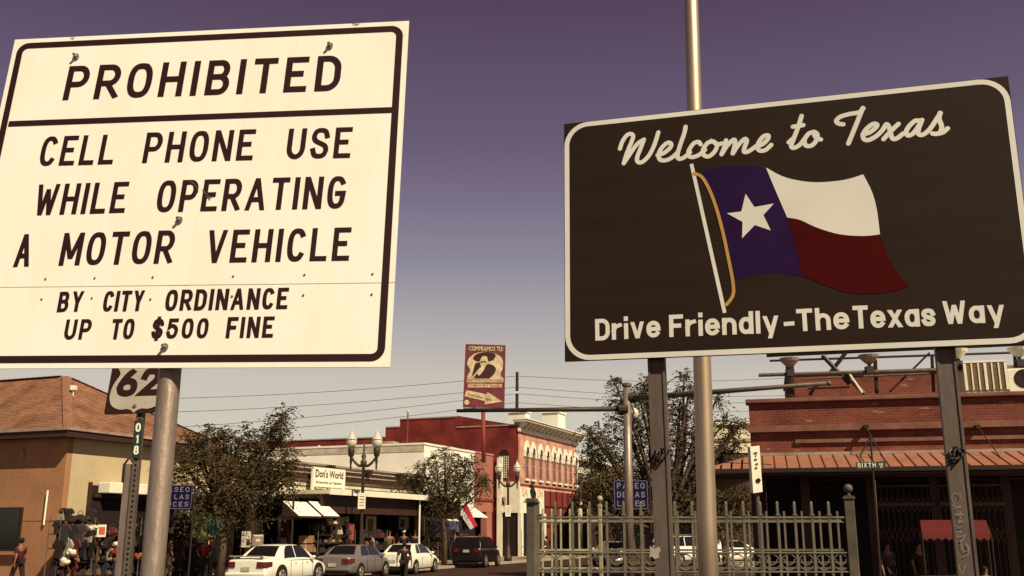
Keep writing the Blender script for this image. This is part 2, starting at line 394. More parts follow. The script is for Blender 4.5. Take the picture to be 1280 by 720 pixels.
# ------------------------------------------------------------------ street frame
B0 = Vector((-10.1, 51.6, 0))
def Fp(t, d, z): return B0+U*t+NN*d+Z*z
FM = frame(B0, U, NN, Z)      # local x = along street, y = toward street, z up (left handed is fine for placing)
def tF(px, d=0):
    k = (px-CX)/F; # column at horizon height: X/Y = k/(cp+...)  use horizon row
    k = (px-CX)/(F/cp)
    b = B0+NN*d
    return (k*b.y-b.x)/(U.x-k*U.y)
def zF(px, py, d=0):
    p = hit(px, py, B0+NN*d, NN); return p.z
def tz(px, py, d=0):
    p = hit(px, py, B0+NN*d, NN); q = p-B0; return q.dot(U), p.z
def perp(px, py, t):          # on the plane across the street at distance t: returns d, z
    p = hit(px, py, B0+U*t, U); q = p-B0; return q.dot(NN), p.z
def sbox(mb, t0, t1, d0, d1, z0, z1):
    return mb.hexa([Fp(t0,d0,z0),Fp(t1,d0,z0),Fp(t1,d1,z0),Fp(t0,d1,z0)], [Fp(t0,d0,z1),Fp(t1,d0,z1),Fp(t1,d1,z1),Fp(t0,d1,z1)])
def SB(*a): return sbox(MB(), *a)

#@@SETTING
g = MB(); g.add([(-900,-60,0),(900,-60,0),(900,1800,0),(-900,1800,0)], [(0,1,2,3)]); setting('ground', g, M_asphalt)
PV = .13
sbox_walk = MB(); n_sl = 34
for i in range(n_sl):
    t0 = -30+i*4.0; sbox(sbox_walk, t0, t0+3.985, -2.5, 4.2, .01, PV)
w = setting('sidewalk', sbox_walk, M_pave)
k = MB()
for i in range(34): sbox(k, -30+i*4.0, -30+i*4+3.985, 4.2, 4.4, .005, PV+.012)
setting('kerb', k, M_kerb)
k = MB(); k.box(8.5, 60, 19.5, 27, .005, PV); k.box(12.2, 60, 27, 90, .005, PV); setting('sidewalk_right', k, M_pave)
ln = MB(); sbox(ln, -30, 110, 11.9, 12.02, .004, .008); setting('road_marking', ln, mat('worn_road_paint', (.45,.38,.25), .8, 0, .4, 3))

#@@SIGNS
# --- large white regulatory sign on a round galvanised pole
def vp_frame(vpx, vpy, corner, depth):
    Ud = -ray(*vpx).normalized() if vpx[0] < 0 else ray(*vpx).normalized()
    Vd = ray(*vpy).normalized()
    Nn = Ud.cross(Vd).normalized()
    if Nn.y > 0: Nn = -Nn
    Vd = Nn.cross(Ud).normalized()
    O = P(corner[0], corner[1], depth)
    return O, Ud, Vd, Nn
O, SU, SV, SN = vp_frame((-9300, 494), (679, -2993), (487.5, 458.7), 2.72)
T1 = frame(O, SU, SV, SN)
def uv1(px, py):
    q = hit(px, py, O, SN)-O; return (q.dot(SU), q.dot(SV))
print('white sign normal', SN, 'sun cos', SN.dot(SUNV))
px0 = hit(213, 460, O-SN*.052, SN); px1 = hit(190.5, 715, O-SN*.052, SN)
pdir = (px0-px1).normalized()
pb = px1-pdir*(px1.z/pdir.z)
sg = thing('regulatory_sign', 'large white PROHIBITED cell phone notice with black border, bolted to a round grey pole', 'road sign', pb)
c_tl, c_tr, c_br, c_bl = uv1(18.75,49.5), uv1(511.2,26), uv1(487.5,458.7), uv1(-70,461)
seamL, seamR = uv1(0,359.5), uv1(492,353.5)
def lerp(a, b, t): return (a[0]+(b[0]-a[0])*t, a[1]+(b[1]-a[1])*t)
def lineint(p, q, a, b):
    d1 = (q[0]-p[0], q[1]-p[1]); d2 = (b[0]-a[0], b[1]-a[1]); den = d1[0]*d2[1]-d1[1]*d2[0]
    t = ((a[0]-p[0])*d2[1]-(a[1]-p[1])*d2[0])/den; return (p[0]+d1[0]*t, p[1]+d1[1]*t)
sl_ = lineint(seamL, seamR, c_tl, c_bl); sr_ = lineint(seamL, seamR, c_tr, c_br)
g_ = .0012
m = MB(T1); m.prism([(sl_[0], sl_[1]+g_), (sr_[0], sr_[1]+g_), c_tr, c_tl], -.004, 0); part('panel', m, M_white_sign, sg)
m = MB(T1); m.prism([c_bl, c_br, (sr_[0], sr_[1]-g_), (sl_[0], sl_[1]-g_)], -.004, 0); part('panel', m, M_white_sign, sg)
def rring(mb, quad, inset, wdt, rad, z, clips=None):
    """rounded border ring inside a quad (tl,tr,br,bl)"""
    def loop(off, r):
        q = [Vector(p) for p in quad]; n = 4; pts = []
        ins = []
        for i in range(4):
            a, b = q[i], q[(i+1) % 4]; d = (b-a).normalized(); nr = Vector((d.y, -d.x))
            ins.append((a+nr*off, b+nr*off))
        cs = [Vector(lineint(ins[i-1][0], ins[i-1][1], ins[i][0], ins[i][1])) for i in range(4)]
        for i in range(4):
            c = cs[i]; dp = (cs[i-1]-c).normalized(); dn = (cs[(i+1) % 4]-c).normalized()
            ce = c+dp*r+dn*r
            for j in range(9):
                a = math.pi/2*j/8
                pts.append(ce-dn*r*math.cos(a)-dp*r*math.sin(a))
        return pts
    o_ = loop(inset, rad); i_ = loop(inset+wdt, max(.002, rad-wdt)); n = len(o_)
    mb.add([(*p, z) for p in o_]+[(*p, z) for p in i_], [(k, (k+1) % n, n+(k+1) % n, n+k) for k in range(n)])
quad1 = [c_tl, c_tr, c_br, c_bl]
s1 = 1/463.0  # metres per pixel near the right edge
m = MB(T1); rring(m, quad1, .0165, .0215, .040, .0012)
part('border', m, M_black_ink, sg)
bL, bR = uv1(11,155), uv1(490,137.5)
m = MB(T1); hwb = .0098
m.add([(bL[0], bL[1]-hwb, .0015), (bR[0], bR[1]-hwb, .0015), (bR[0], bR[1]+hwb, .0015), (bL[0], bL[1]+hwb, .0015)], [(0,1,2,3)])
part('divider_line', m, M_black_ink, sg)
rows = [
 [('PROHIBITED',(78,125.5),(424,113.2),(84,83),.162)],
 [('CELL',(47.5,207.8),(140.5,205.3),(52,171),.15), ('PHONE',(177.5,204),(315.5,200.2),(181,166),.15), ('USE',(357,199.2),(437.5,197.3),(359,161.2),.15)],
 [('WHILE',(41,269.4),(155.5,266),(46,231),.15), ('OPERATING',(194,265.5),(430.5,260.5),(198,226),.15)],
 [('A',(16,334),(36.5,333),(21,293.5),.15), ('MOTOR',(73,332.3),(214.5,329.3),(78,291.5),.15), ('VEHICLE',(256,328.8),(436,325.8),(260,288),.15)],
 [('BY',(71,390.3),(102,389.4),(73,365),.178), ('CITY',(127.5,389.6),(178,388.8),(129,364),.178), ('ORDINANCE',(205.5,388.7),(359,386.2),(208,362.5),.178)],
 [('UP',(79,424.8),(112,424.3),(81,399.5),.178), ('TO',(137.5,424.3),(166,423.8),(139,399),.178), ('$500',(188.5,423.4),(259,422.8),(190,398.5),.178), ('FINE',(282,422.8),(341,422),(284,396.5),.178)],
]
for rr in rows:
    for s, a, b, tp, th in rr:
        m = MB(T1)
        ua, ub, ut = uv1(*a), uv1(*b), uv1(*tp)
        lean = None
        word(m, s, ua, ub, ut, th, gap=.26 if s != 'A' else .2, z=.001)
        part('lettering', m, M_black_ink, sg, label='black word '+s)
for bx, by in ((96,71.5),(413,58),(225,275.5),(207,434)):
    u_, v_ = uv1(bx, by); m = MB(T1)
    m.lathe((u_, v_, 0), [(.009,0),(.009,.004),(.0105,.0042),(.0105,.006),(.005,.0062),(.005,.02)], 14)
    part('bolt', m, M_bolt, sg)
m = MB(T1)
riv = [(57.5,348.5),(119,347.5),(191.5,346.5),(292,345.3),(381,343.5),(466,342.5),(52.5,373.8),(115.5,372.5),(188.5,374),(290.5,370.3),(379.5,369),(465,368)]
me_r = None
for rx, ry in riv:
    u_, v_ = uv1(rx, ry); m = MB(T1)
    m.lathe((u_, v_, 0), [(.0034,0.0016),(.0034,.0026),(.0018,.0042)], 8); part('rivet', m, M_bolt, sg)
# scratches on the P and E
m = MB(T1)
for pl in ([(238,227.5),(243,230),(246,234),(248,240)], [(254,237),(258,242),(262,247)], [(257,246),(261,247.5),(266,246)], [(255,240),(259,244),(263,250)]):
    q = [uv1(*p) for p in pl]; strokes_to(m, [q], .0012, lambda v: v, .0022, 'round')
part('scratch', m, M_bolt, sg)
m = MB(T1)
for pl in ([(89,47.5),(92,48.5),(93.5,45.6)], [(441,30.5),(446,29.5),(451,28.8)], [(444,31.5),(448,31)]):
    q = [uv1(*p) for p in pl]; strokes_to(m, [q], .0013, lambda v: v, .0022, 'round')
part('scratch', m, M_bolt, sg)
m = MB(); topz = P(240,20,2.9); m.path([pb, px1, px0, px0+pdir*.80], .0315, 28)
part('pole', m, M_galv, sg, smooth=True)

# --- welcome sign on two square posts
O2, WU, WV, WN = vp_frame((-3600, 620), (700, -4170), (706, 452), 5.2)
T2 = frame(O2, WU, WV, WN)
def uv2(px, py):
    q = hit(px, py, O2, WN)-O2; return (q.dot(WU), q.dot(WV))
print('welcome normal', WN, WN.dot(SUNV))
w_tl, w_tr, w_br, w_bl = uv2(705,155), uv2(1260,95), uv2(1303,428.7), uv2(706,452)
print('welcome size', w_tr, w_br, w_tl)
hitp = hit(830, 600, O2-WN*.07, WN)
ws = thing('welcome_sign', 'dark green Welcome to Texas sign with a waving flag picture, on two square posts', 'road sign', (hitp.x, hitp.y, 0))
npn = 7
for i in range(npn):
    a0, a1 = i/npn, (i+1)/npn; m = MB(T2); g = .0002
    bl, br, tr, tl = lerp(w_bl, w_tl, a0), lerp(w_br, w_tr, a0), lerp(w_br, w_tr, a1), lerp(w_bl, w_tl, a1)
    m.prism([(bl[0], bl[1]+g), (br[0], br[1]+g), (tr[0], tr[1]-g), (tl[0], tl[1]-g)], -.012, 0)
    part('panel', m, M_green_sign, ws)
quad2 = [w_tl, w_tr, w_br, w_bl]
m = MB(T2); rring(m, quad2, .003, .027, .135, .0015); part('border', m, M_sign_letter, ws)
def z1(x, y): return (700+x/4, 80+y/4)
def z2(x, y): return (960+x/4, 80+y/4)
script = [
 [z1(*p) for p in [(300,424),(312,388),(335,356),(356,350),(366,362),(357,392),(335,445),(319,497)]],
 [z1(*p) for p in [(319,497),(345,458),(385,402),(420,378)]],
 [z1(*p) for p in [(420,378),(402,425),(386,468),(390,490),(412,490),(445,458),(472,405),(492,342)]],
 [z1(*p) for p in [(488,456),(520,445),(550,420),(556,400),(538,394),(510,418),(494,450),(500,478),(528,482),(560,468),(590,440)]],
 [z1(*p) for p in [(628,314),(622,345),(603,400),(588,452),(594,474),(620,468),(650,442)]],
 [z1(*p) for p in [(703,402),(692,390),(668,398),(645,432),(644,458),(662,466),(695,455),(725,430)]],
 [z1(*p) for p in [(768,388),(740,394),(716,428),(720,456),(745,462),(775,436),(785,405),(768,388),(785,402),(808,398)]],
 [z1(*p) for p in [(830,382),(822,415),(808,452)]],
 [z1(*p) for p in [(808,452),(835,410),(866,380),(876,392),(864,448)]],
 [z1(*p) for p in [(864,448),(890,408),(922,376),(934,386),(922,420),(922,440),(945,436),(985,408)]],
 [z1(*p) for p in [(985,412),(1015,400),(1040,374),(1040,358),(1018,362),(995,390),(988,418),(1000,434),(1028,430),(1056,405)]],
 [z2(*p) for p in [(168,260),(152,312),(128,375),(116,408),(128,420),(158,405),(182,375)]],
 [z2(*p) for p in [(125,314),(176,306)]], [z2(*p) for p in [(104,392),(126,372)]],
 [z2(*p) for p in [(228,340),(202,350),(182,382),(190,408),(218,408),(242,382),(246,352),(228,340),(240,368),(264,378)]],
 [z2(*p) for p in [(376,302),(352,298),(342,284),(362,264),(410,250),(455,242),(476,222)]],
 [z2(*p) for p in [(474,220),(455,268),(428,335),(402,398)]],
 [z2(*p) for p in [(474,352),(505,344),(535,322),(545,304),(526,300),(495,322),(476,352),(480,376),(505,380),(545,358),(578,325)]],
 [z2(*p) for p in [(575,328),(592,302),(606,318),(614,352),(624,374),(645,372),(676,348)]],
 [z2(*p) for p in [(578,376),(612,338),(652,300)]],
 [z2(*p) for p in [(758,284),(735,285),(705,312),(690,342),(702,358),(728,345),(755,308),(770,280)]],
 [z2(*p) for p in [(768,284),(752,328),(754,352),(778,352),(812,322),(862,246)]],
 [z2(*p) for p in [(860,245),(856,275),(868,312),(862,340),(842,350),(822,348)]],
 [z2(*p) for p in [(846,350),(874,342),(898,322)]],
]
m = MB(T2)
for pl in script:
    q = cat([uv2(*p) for p in pl], 5); strokes_to(m, [q], .0118, lambda v: v, .001, 'round')
part('lettering', m, M_sign_letter, ws, label='cream script words Welcome to Texas', fix=False)
for s, a, b, tp in (('Drive',(744.3,426),(826,421.3),(744.3,399)), ('Friendly',(836.7,421.4),(974,416),(836.7,393.7)), ('-',(980.7,416),(994,415),(980.7,389)),
                    ('The',(996.7,414.4),(1062.4,411.2),(996.7,386.5)), ('Texas',(1067,411),(1170,407.5),(1067,382.4)), ('Way',(1179.6,405.3),(1257,403),(1179.6,376.6))):
    m = MB(T2); word(m, s, uv2(*a), uv2(*b), uv2(*tp), .188, gap=.12, z=.001)
    part('lettering', m, M_sign_letter, ws, label='cream bold word '+s if s != '-' else 'cream dash', fix=False)
def flat(pts, z, mt, name, lab=None, smoothn=0):
    q = [uv2(*p) for p in pts]; m = MB(T2); m.add([(*p, z) for p in q], [tuple(range(len(q)))]); return part(name, m, mt, ws, lab)
blueT = cat([(875,219),(885,211.5),(912.5,207.5),(937,207.5),(957.5,209.5)], 4)
blueR = cat([(957.5,209.5),(968,235),(978,258),(984,272),(994,308),(1003,345)], 4)
blueB = cat([(1003,345),(985,343),(965,341.5),(940,344),(920,350)], 4)
blueL = cat([(920,350),(912,315),(900,280),(888,245),(875,219)], 4)
flat(blueT[:-1]+blueR[:-1]+blueB[:-1]+blueL[:-1], .0010, M_flag_blue, 'flag_field', 'blue flag field')
whiteT = cat([(957.5,209.5),(977,220),(997,225.5),(1022,228),(1055,225),(1079,218)], 4)
whiteR = cat([(1079,218),(1090,240),(1096,262),(1100,293)], 4)
whiteB = cat([(1100,293),(1080,295),(1050,293),(1021,284.5),(1000,275),(984,272)], 4)
flat(whiteT[:-1]+whiteR[:-1]+whiteB[:-1]+[(984,272),(978,258),(968,235)], .0014, M_sign_letter, 'flag_stripe', 'cream white flag stripe')
redR = cat([(1100,293),(1109,318),(1122,340),(1137,358)], 4)
redB = cat([(1137,358),(1118,364),(1090,367.5),(1063,366.5),(1035,358),(1003,345)], 4)
flat(list(reversed(whiteB))[:-1]+redR[:-1]+redB[:-1]+[(1003,345),(994,308)], .0018, M_flag_red, 'flag_stripe', 'dark red flag stripe')
flat([(932,242.4),(943,259),(967.4,254.6),(954.3,269),(963.5,288.2),(943.5,281.5),(927.7,298),(928.2,277.5),(908.8,266.8),(926.8,264.5)], .0026, M_sign_letter, 'flag_star')
m = MB(T2); strokes_to(m, [[uv2(864.8,207), uv2(905.4,389)]], .0095, lambda v: v, .0018); part('flag_pole', m, M_sign_letter, ws)
m = MB(T2); strokes_to(m, [cat([uv2(*p) for p in [(868,217),(878,222),(888,240),(896,262),(904,292),(911,325),(916.5,355),(916,370),(908,381)]], 4)], .0085, lambda v: v, .003, 'round')
part('flag_cord', m, M_gold, ws)
def post_between(pa, pbt, w):
    a = hit(*pa, O2-WN*.075, WN); b = hit(*pbt, O2-WN*.075, WN); d = (a-b).normalized()
    base = b-d*(b.z/d.z); return base, d
posts = []
for (pa, pbt, w, lab) in (((821,450),(831.5,712),.088,'post with a pale sticker'), ((1180.5,436),(1209,712),.088,'post with pale scribbled graffiti')):
    base, d = post_between(pa, pbt, w); top = base+d*(hit(pa[0]-8, pa[1]-190, O2-WN*.075, WN).z)/d.z
    x = WU*w/2; y = WN*.028
    m = MB(); T_ = top
    m.hexa([base-x-y, base+x-y, base+x+y, base-x+y], [T_-x-y, T_+x-y, T_+x+y, T_-x+y])
    # raised lips of the channel
    for sx in (-1, 1):
        o_ = x*sx*.86; xx = WU*w*.07; yy = WN*.034
        m.hexa([base+o_-xx+y, base+o_+xx+y, base+o_+xx+yy, base+o_-xx+yy], [T_+o_-xx+y, T_+o_+xx+y, T_+o_+xx+yy, T_+o_-xx+yy])
    ps = part('post', m, M_galv_dull, ws, lab); posts.append((base, d))
    # twisted wire round the post
    cpt = base+d*((hit(pa[0]+6, 575 if w and pa[0] < 1000 else 565, O2-WN*.04, WN).z)/d.z)
    m = MB()
    for kk in range(4):
        rr = random.Random(kk+int(pa[0])); c = cpt+WN*.05+WU*rr.uniform(-.03,.03)+Z*rr.uniform(-.03,.03)
        pts = [c+WU*.032*math.cos(a*.9+kk)*rr.uniform(.4,1)+Z*.026*math.sin(a*1.1+kk)+WN*.012*math.cos(a*2) for a in [i*.7 for i in range(9)]]
        m.path(cat([tuple(p) for p in pts], 3), .0045, 6)
    part('wire_tie', m, M_dark_metal, ws)
b1, d1 = posts[0]
Tst = frame(b1, WU, d1, WN)
def uvp(px, py, b=b1):
    q = hit(px, py, b+WN*.035, WN)-b; return (q.dot(WU), q.dot(d1))
m = MB(Tst); q = [uvp(*p) for p in [(821,683),(827,686),(833,683),(835,688),(832,692),(833,697),(827,699),(824,696),(820,696),(822,690)]]
m.add([(*p, .0352) for p in q], [tuple(range(len(q)))]); part('sticker', m, mat('pale_sticker', (.38,.31,.27), .6), ws)
b2, d2 = posts[1]
Tg = frame(b2, WU, d2, WN)
def uvq(px, py):
    q = hit(px, py, b2+WN*.035, WN)-b2; return (q.dot(WU), q.dot(d2))
m = MB(Tg); h_ = lambda x, y: (1070+x/5.54, 590+y/5.54)
for pl in ([(690,215),(675,180),(700,145),(740,155),(735,180)], [(700,215),(690,235),(740,240),(705,255),(745,285),(700,290),(760,295)], [(700,300),(740,310),(720,345),(755,335),(705,375),(750,380)],
           [(700,420),(745,410),(710,450),(770,440),(735,480),(760,470)], [(740,490),(760,550),(800,530),(780,500),(795,560),(755,590)], [(720,640),(745,700),(770,650)]):
    strokes_to(m, [cat([uvq(*h_(*p)) for p in pl], 4)], .0017, lambda v: v, .0352, 'round')
part('graffiti', m, mat('pale_graffiti', (.26,.20,.16), .7), ws, fix=False)
# rear stiffener beams
for fr in (.22, .78):
    a = Vector(lerp(w_bl, w_tl, fr)); b = Vector(lerp(w_br, w_tr, fr)); m = MB(T2)
    m.box(a.x+.05, b.x-.05, a.y-.02, a.y+.03, -.046, -.013); part('backing_beam', m, M_galv_dull, ws)

# --- tall flagpole
fb = P(886, 730, 6.3); ft = P(864, 0, 6.3)
dd = (ft-fb).normalized(); fb0 = fb-dd*(fb.z/dd.z)
fp = thing('flagpole', 'tall polished round metal pole rising behind the dark green welcome sign', 'pole', fb0)
m = MB(); m.path([fb0, fb0+dd*2, fb0+dd*5, fb0+dd*9], [.064,.060,.050,.034], 32); part('shaft', m, M_chrome, fp, smooth=True)
m = MB(); m.lathe(fb0, [(.14,0),(.14,.02),(.08,.05),(.068,.12)], 24); part('base_flange', m, M_galv, fp, smooth=True)

# --- route 62 sign with marker plate
Y62 = 10.0
c62 = P(168, 440, Y62)
r62b = P(158.5, 720, Y62); r62t = P(178, 500, Y62); d6 = (r62t-r62b).normalized(); b6 = r62b-d6*(r62b.z/d6.z)
rs = thing('route_sign', 'black square route sign with white shield numbered 62, on a perforated post', 'road sign', b6)
X = Vector((1,0,0)); yb = P(172, 518, Y62).z
cx6 = P(173, 480, Y62).x
T6 = frame(Vector((cx6, Y62-.06, yb)), Vector((1,0,.04)).normalized(), Vector((.085,0,1)).normalized(), Vector((0,-1,0)))
sc6 = Y62/1278.0; hs = 38*sc6
m = MB(T6); pl = []
for (cx_, cy_, a0) in ((hs-.03, .03, -90), (hs-.03, 2*hs-.03, 0), (-hs+.03, 2*hs-.03, 90), (-hs+.03, .03, 180)):
    pl += A(cx_, cy_, .03, .03, a0, a0+90, 4)
m.prism(pl, -.003, 0); part('panel', m, M_black_ink, rs)
half = cat([(0,.03),(.10,.12),(.25,.17),(.42,.155),(.57,.18),(.76,.28),(.87,.45),(.91,.66),(.88,.92),(.80,1.12),(.70,1.30),(.68,1.42),(.78,1.60),(.66,1.74),(.45,1.82),(.22,1.80),(0,1.88)], 3)
half = [(x*hs, y*hs) for x, y in half]
sh = half+[(-x, y) for x, y in reversed(half[1:-1])]
m = MB(T6); m.add([(x, y, .0015) for x, y in sh], [tuple(range(len(sh)))]); part('shield', m, mat('shade_dimmed_white', (.40,.36,.31), .6), rs)  # shield white dimmed in the colour, as if in shade
m = MB(T6); word(m, '62', (-.72*hs, .59*hs), (.74*hs, .59*hs), (-.72*hs, 1.55*hs), .235, gap=.10, z=.003); part('lettering', m, M_black_ink, rs)
m = MB(T6); m.lathe((.0, .26*hs, .0015), [(.02,0),(.02,.006),(.009,.008),(.009,.016)], 12); part('bolt', m, M_bolt, rs)
m = MB(); w6 = .028
for i in range(2):
    pass
Tp = frame(b6, Vector((1,0,0)), Vector((0,1,0)), d6)
m = MB(Tp); Lp = yb/d6.z+.1
m.box(-.034, -.028, -.03, .03, 0, Lp); m.box(.028, .034, -.03, .03, 0, Lp); m.box(-.028, .028, .02, .03, 0, Lp)
for i in range(int(Lp/.05)):
    m.box(-.028, -.010, -.03, -.026, i*.05, i*.05+.05); m.box(.010, .028, -.03, -.026, i*.05, i*.05+.05); m.box(-.010, .010, -.03, -.026, i*.05, i*.05+.028)
part('post', m, M_galv_dull, rs)
m = MB(Tp); m.box(-.10, -.045, -.05, 0, 0, 2.6); part('post', m, M_galv, rs, 'plain lighter grey steel post strapped alongside')
z18 = P(174, 573, Y62).z/d6.z; z18t = P(174, 526, Y62).z/d6.z
m = MB(Tp); m.box(-.042, .042, -.045, -.040, z18, z18t); mp_ = part('marker_plate', m, M_greenplate, rs)
T18 = frame(b6+d6*z18, Vector((1,0,0)), d6, Vector((0,-1,0)))
m = MB(T18); hh = (z18t-z18)
for i, ch in enumerate('810'):
    y0 = .035+i*hh*.30; word(m, ch, (-.026 if ch != '1' else -.012, y0), (.026 if ch != '1' else .014, y0), (-.026 if ch != '1' else -.012, y0+hh*.235), .2, z=.047)
part('lettering', m, M_white_sign, mp_)
# small black clamp lump on post
m = MB(Tp); m.box(-.115,-.09,-.06,.0, 2.42, 2.60); m.path([(-.10,-.05,2.6),(-.06,-.06,2.66),(-.02,-.05,2.62)], .012, 6); part('clamp', m, M_dark_metal, rs)

#@@FENCE
YF = 10.0
def zf(py, Y): return P(640, py, Y).z
def xf(px, Y): return P(px, 660, Y).x
fe = thing('iron_fence', 'olive green iron fence with rings below the rail and square posts, nearest the camera', 'fence', (xf(663,YF), YF, 0))
xl, xr = xf(668,YF), xf(1056,YF)
for (pa, pb_, th, dy) in ((645.6,648.2,.018,.018),(652,653.4,.010,.010),(690,692.2,.016,.016),(713.8,716,.016,.016),(800,803,.02,.02)):
    m = MB(); m.box(xl, xr, YF-dy, YF+dy, zf(pb_,YF), zf(pa,YF)); part('rail', m, M_fence, fe, bevel=.004)
m = MB(); hz = zf(629,YF)
m.box(-.012,.012,-.012,.012,.12,hz); m.hexa([(-.012,-.012,hz),(.012,-.012,hz),(.012,.012,hz),(-.012,.012,hz)], [(-.006,-.006,hz+.018),(.006,-.006,hz+.018),(.006,.006,hz+.018),(-.006,.006,hz+.018)])
# collar near rail
m.box(-.02,.02,-.026,.026,zf(644.5,YF),zf(642.5,YF)); me_p = mesh_of('picket', m, M_fence); fixn(me_p)
m = MB(); rz = zf(702.8,YF); rr = .074
ring = [(rr*math.cos(a), 0, rz+rr*math.sin(a)) for a in np.linspace(0, 2*math.pi, 25)]
m.path(ring, .0062, 6); me_ring = mesh_of('ring', m, M_fence, smooth=True); fixn(me_ring)
m = MB(); m.path([(.05*math.cos(a), 0, rz+.03+.055*math.sin(a)) for a in np.linspace(math.pi, 2*math.pi, 12)], .007, 6)
m.box(-.066,.066,-.007,.007,rz-.004,rz+.004)
me_sc = mesh_of('scroll', m, M_fence); fixn(me_sc)
sx = .168; x = xf(673,YF); i = 0
while x < xr-.02:
    inst('picket', me_p, (x, YF, 0), fe)
    if x+sx/2 < xr-.04: 
        inst('ring', me_ring, (x+sx/2, YF, 0), fe)
        if i > 3: inst('scroll', me_sc, (x+sx/2, YF, 0), fe)
    x += sx; i += 1
def fpost(root, x, y, w, ztop, rot, ball, mt, name='post'):
    c, s = math.cos(rot), math.sin(rot)
    Tq = Matrix.Translation((x,y,0)) @ Matrix.Rotation(rot, 4, 'Z')
    m = MB(Tq); m.box(-w,w,-w,w,0,ztop); pp = part(name, m, mt, root, bevel=.006)
    m = MB(Tq); m.box(-w*1.25,w*1.25,-w*1.25,w*1.25,ztop,ztop+.02); m.box(-w*1.1,w*1.1,-w*1.1,w*1.1,ztop+.02,ztop+.032)
    if not ball: m.box(-w*1.55,w*1.55,-w*1.55,w*1.55,ztop-.012,ztop-.002)
    part('post_cap', m, mt, root, bevel=.004)
    if ball:
        m = MB(); m.lathe((x,y,ztop+.03), [(w*.55,0),(w*.3,.02),(w*.35,.035)], 14); m.ball((x,y,ztop+.03+.03+ball), ball, n=18, m=10); part('finial_ball', m, mt, root, smooth=True)
fpost(fe, xf(665,YF-.02), YF-.02, .044, zf(627,YF), R(-20), 0, M_fence)
fpost(fe, xf(1064,YF), YF, .046, zf(624,YF), R(-20), .044, M_fence)
YB = 11.75
fe2 = thing('iron_fence', 'partly sunlit-toned iron fence just behind the first one, with a small ball finial post', 'fence', (xf(672,YB), YB, 0))
def sect(x0, x1, step, mt, hp):
    for (za, zb_) in ((649.6,652.2),(686.2,688.8),(709,711)):
        m = MB(); m.box(x0, x1, YB-.02, YB+.02, zf(zb_,YB), zf(za,YB)); part('rail', m, mt, fe2)
    m = MB(); m.box(-.011,.011,-.011,.011,.1,zf(hp,YB)); mee = mesh_of('picket', m, mt); fixn(mee)
    x = x0+.04
    while x < x1-.02: inst('picket', mee, (x, YB, 0), fe2); x += step
sect(xf(674,YB), xf(747,YB), .105, M_fence_sunlit, 636)
sect(xf(754,YB), xf(1052,YB), .205, M_fence, 639)
fpost(fe2, xf(750.5,YB), YB, .02, zf(634,YB), R(-20), .036, M_fence_sunlit)
#@@REST
# ---------------------------------------------------------------- hipped roof building, far left
TL0 = -16.0
lb = thing('corner_building', 'orange and yellow stucco building with a shingled hip roof at the left edge', 'building', Fp(TL0, 0, 0))
tN = tF(80); EZ = 5.3
tE = tN+8.1
part('wall', SB(tN+.02, tE, -.25, 0, PV, EZ), M_yellow, lb, 'yellow street wall')
part('wall', SB(tN-.25, tN, -16, .0, 0, EZ), M_orange, lb, 'orange side wall')
# shaded shop opening with surrounds is proud of the wall
t1, _ = tz(104, 700); t2 = tE-.1
zt = zF(110, 606)
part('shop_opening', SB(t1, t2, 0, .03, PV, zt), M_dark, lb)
part('opening_frame', SB(t1-.12, t1, 0, .10, PV, zt+.1), M_brown, lb)
part('awning_box', SB(t1+.35, t2, .03, .62, zF(120,616,.3), zF(120,602,.3)), M_whitetrim, lb, bevel=.03)
part('shutter_rail', SB(t1+.1, t2, .03, .16, zF(130,622), zF(130,618)), M_brown, lb)
# eaves + hip roof
ov = .5
er = EZ+.05
nL, nR, fR = (tN-.25-ov, -16-ov), (tN-.25-ov, ov*.9), (tE+.2, ov*.9)
apex = P(83, 470, 41.2); aq = apex-B0; at_, ad_, az_ = aq.dot(U), aq.dot(NN), apex.z
part('soffit', SB(tN-.25-ov, tE+.2, -16-ov, ov*.9, er-.02, er+.03), M_brown, lb)
part('fascia', SB(tN-.25-ov-.04, tN-.25-ov, -16-ov, ov*.9+.04, er-.08, er+.24), M_brown, lb)
part('fascia', SB(tN-.25-ov, tE+.2, ov*.9, ov*.9+.04, er-.08, er+.24), M_brown, lb)
part('gutter', SB(tN-.25-ov-.10, tN-.25-ov-.045, -16-ov, ov*.9+.1, er+.16, er+.26), M_grey_trim, lb)
part('gutter', SB(tN-.25-ov, tE+.2, ov*.9+.045, ov*.9+.10, er+.16, er+.26), M_grey_trim, lb)
rz_ = er+.25
m = MB(); a = Fp(nR[0], nR[1], rz_); b = Fp(nL[0], nL[1], rz_); c = Fp(fR[0], fR[1], rz_); e = Fp(fR[0], nL[1], rz_)
ap = Fp(at_, ad_, az_); ap2 = Fp(at_, -12, az_)
m.add([a, b, ap2, ap, c, e], [(1,0,3,2), (0,4,3), (4,5,2,3), (0,1,5,4)]); part('roof', m, M_shingle, lb)
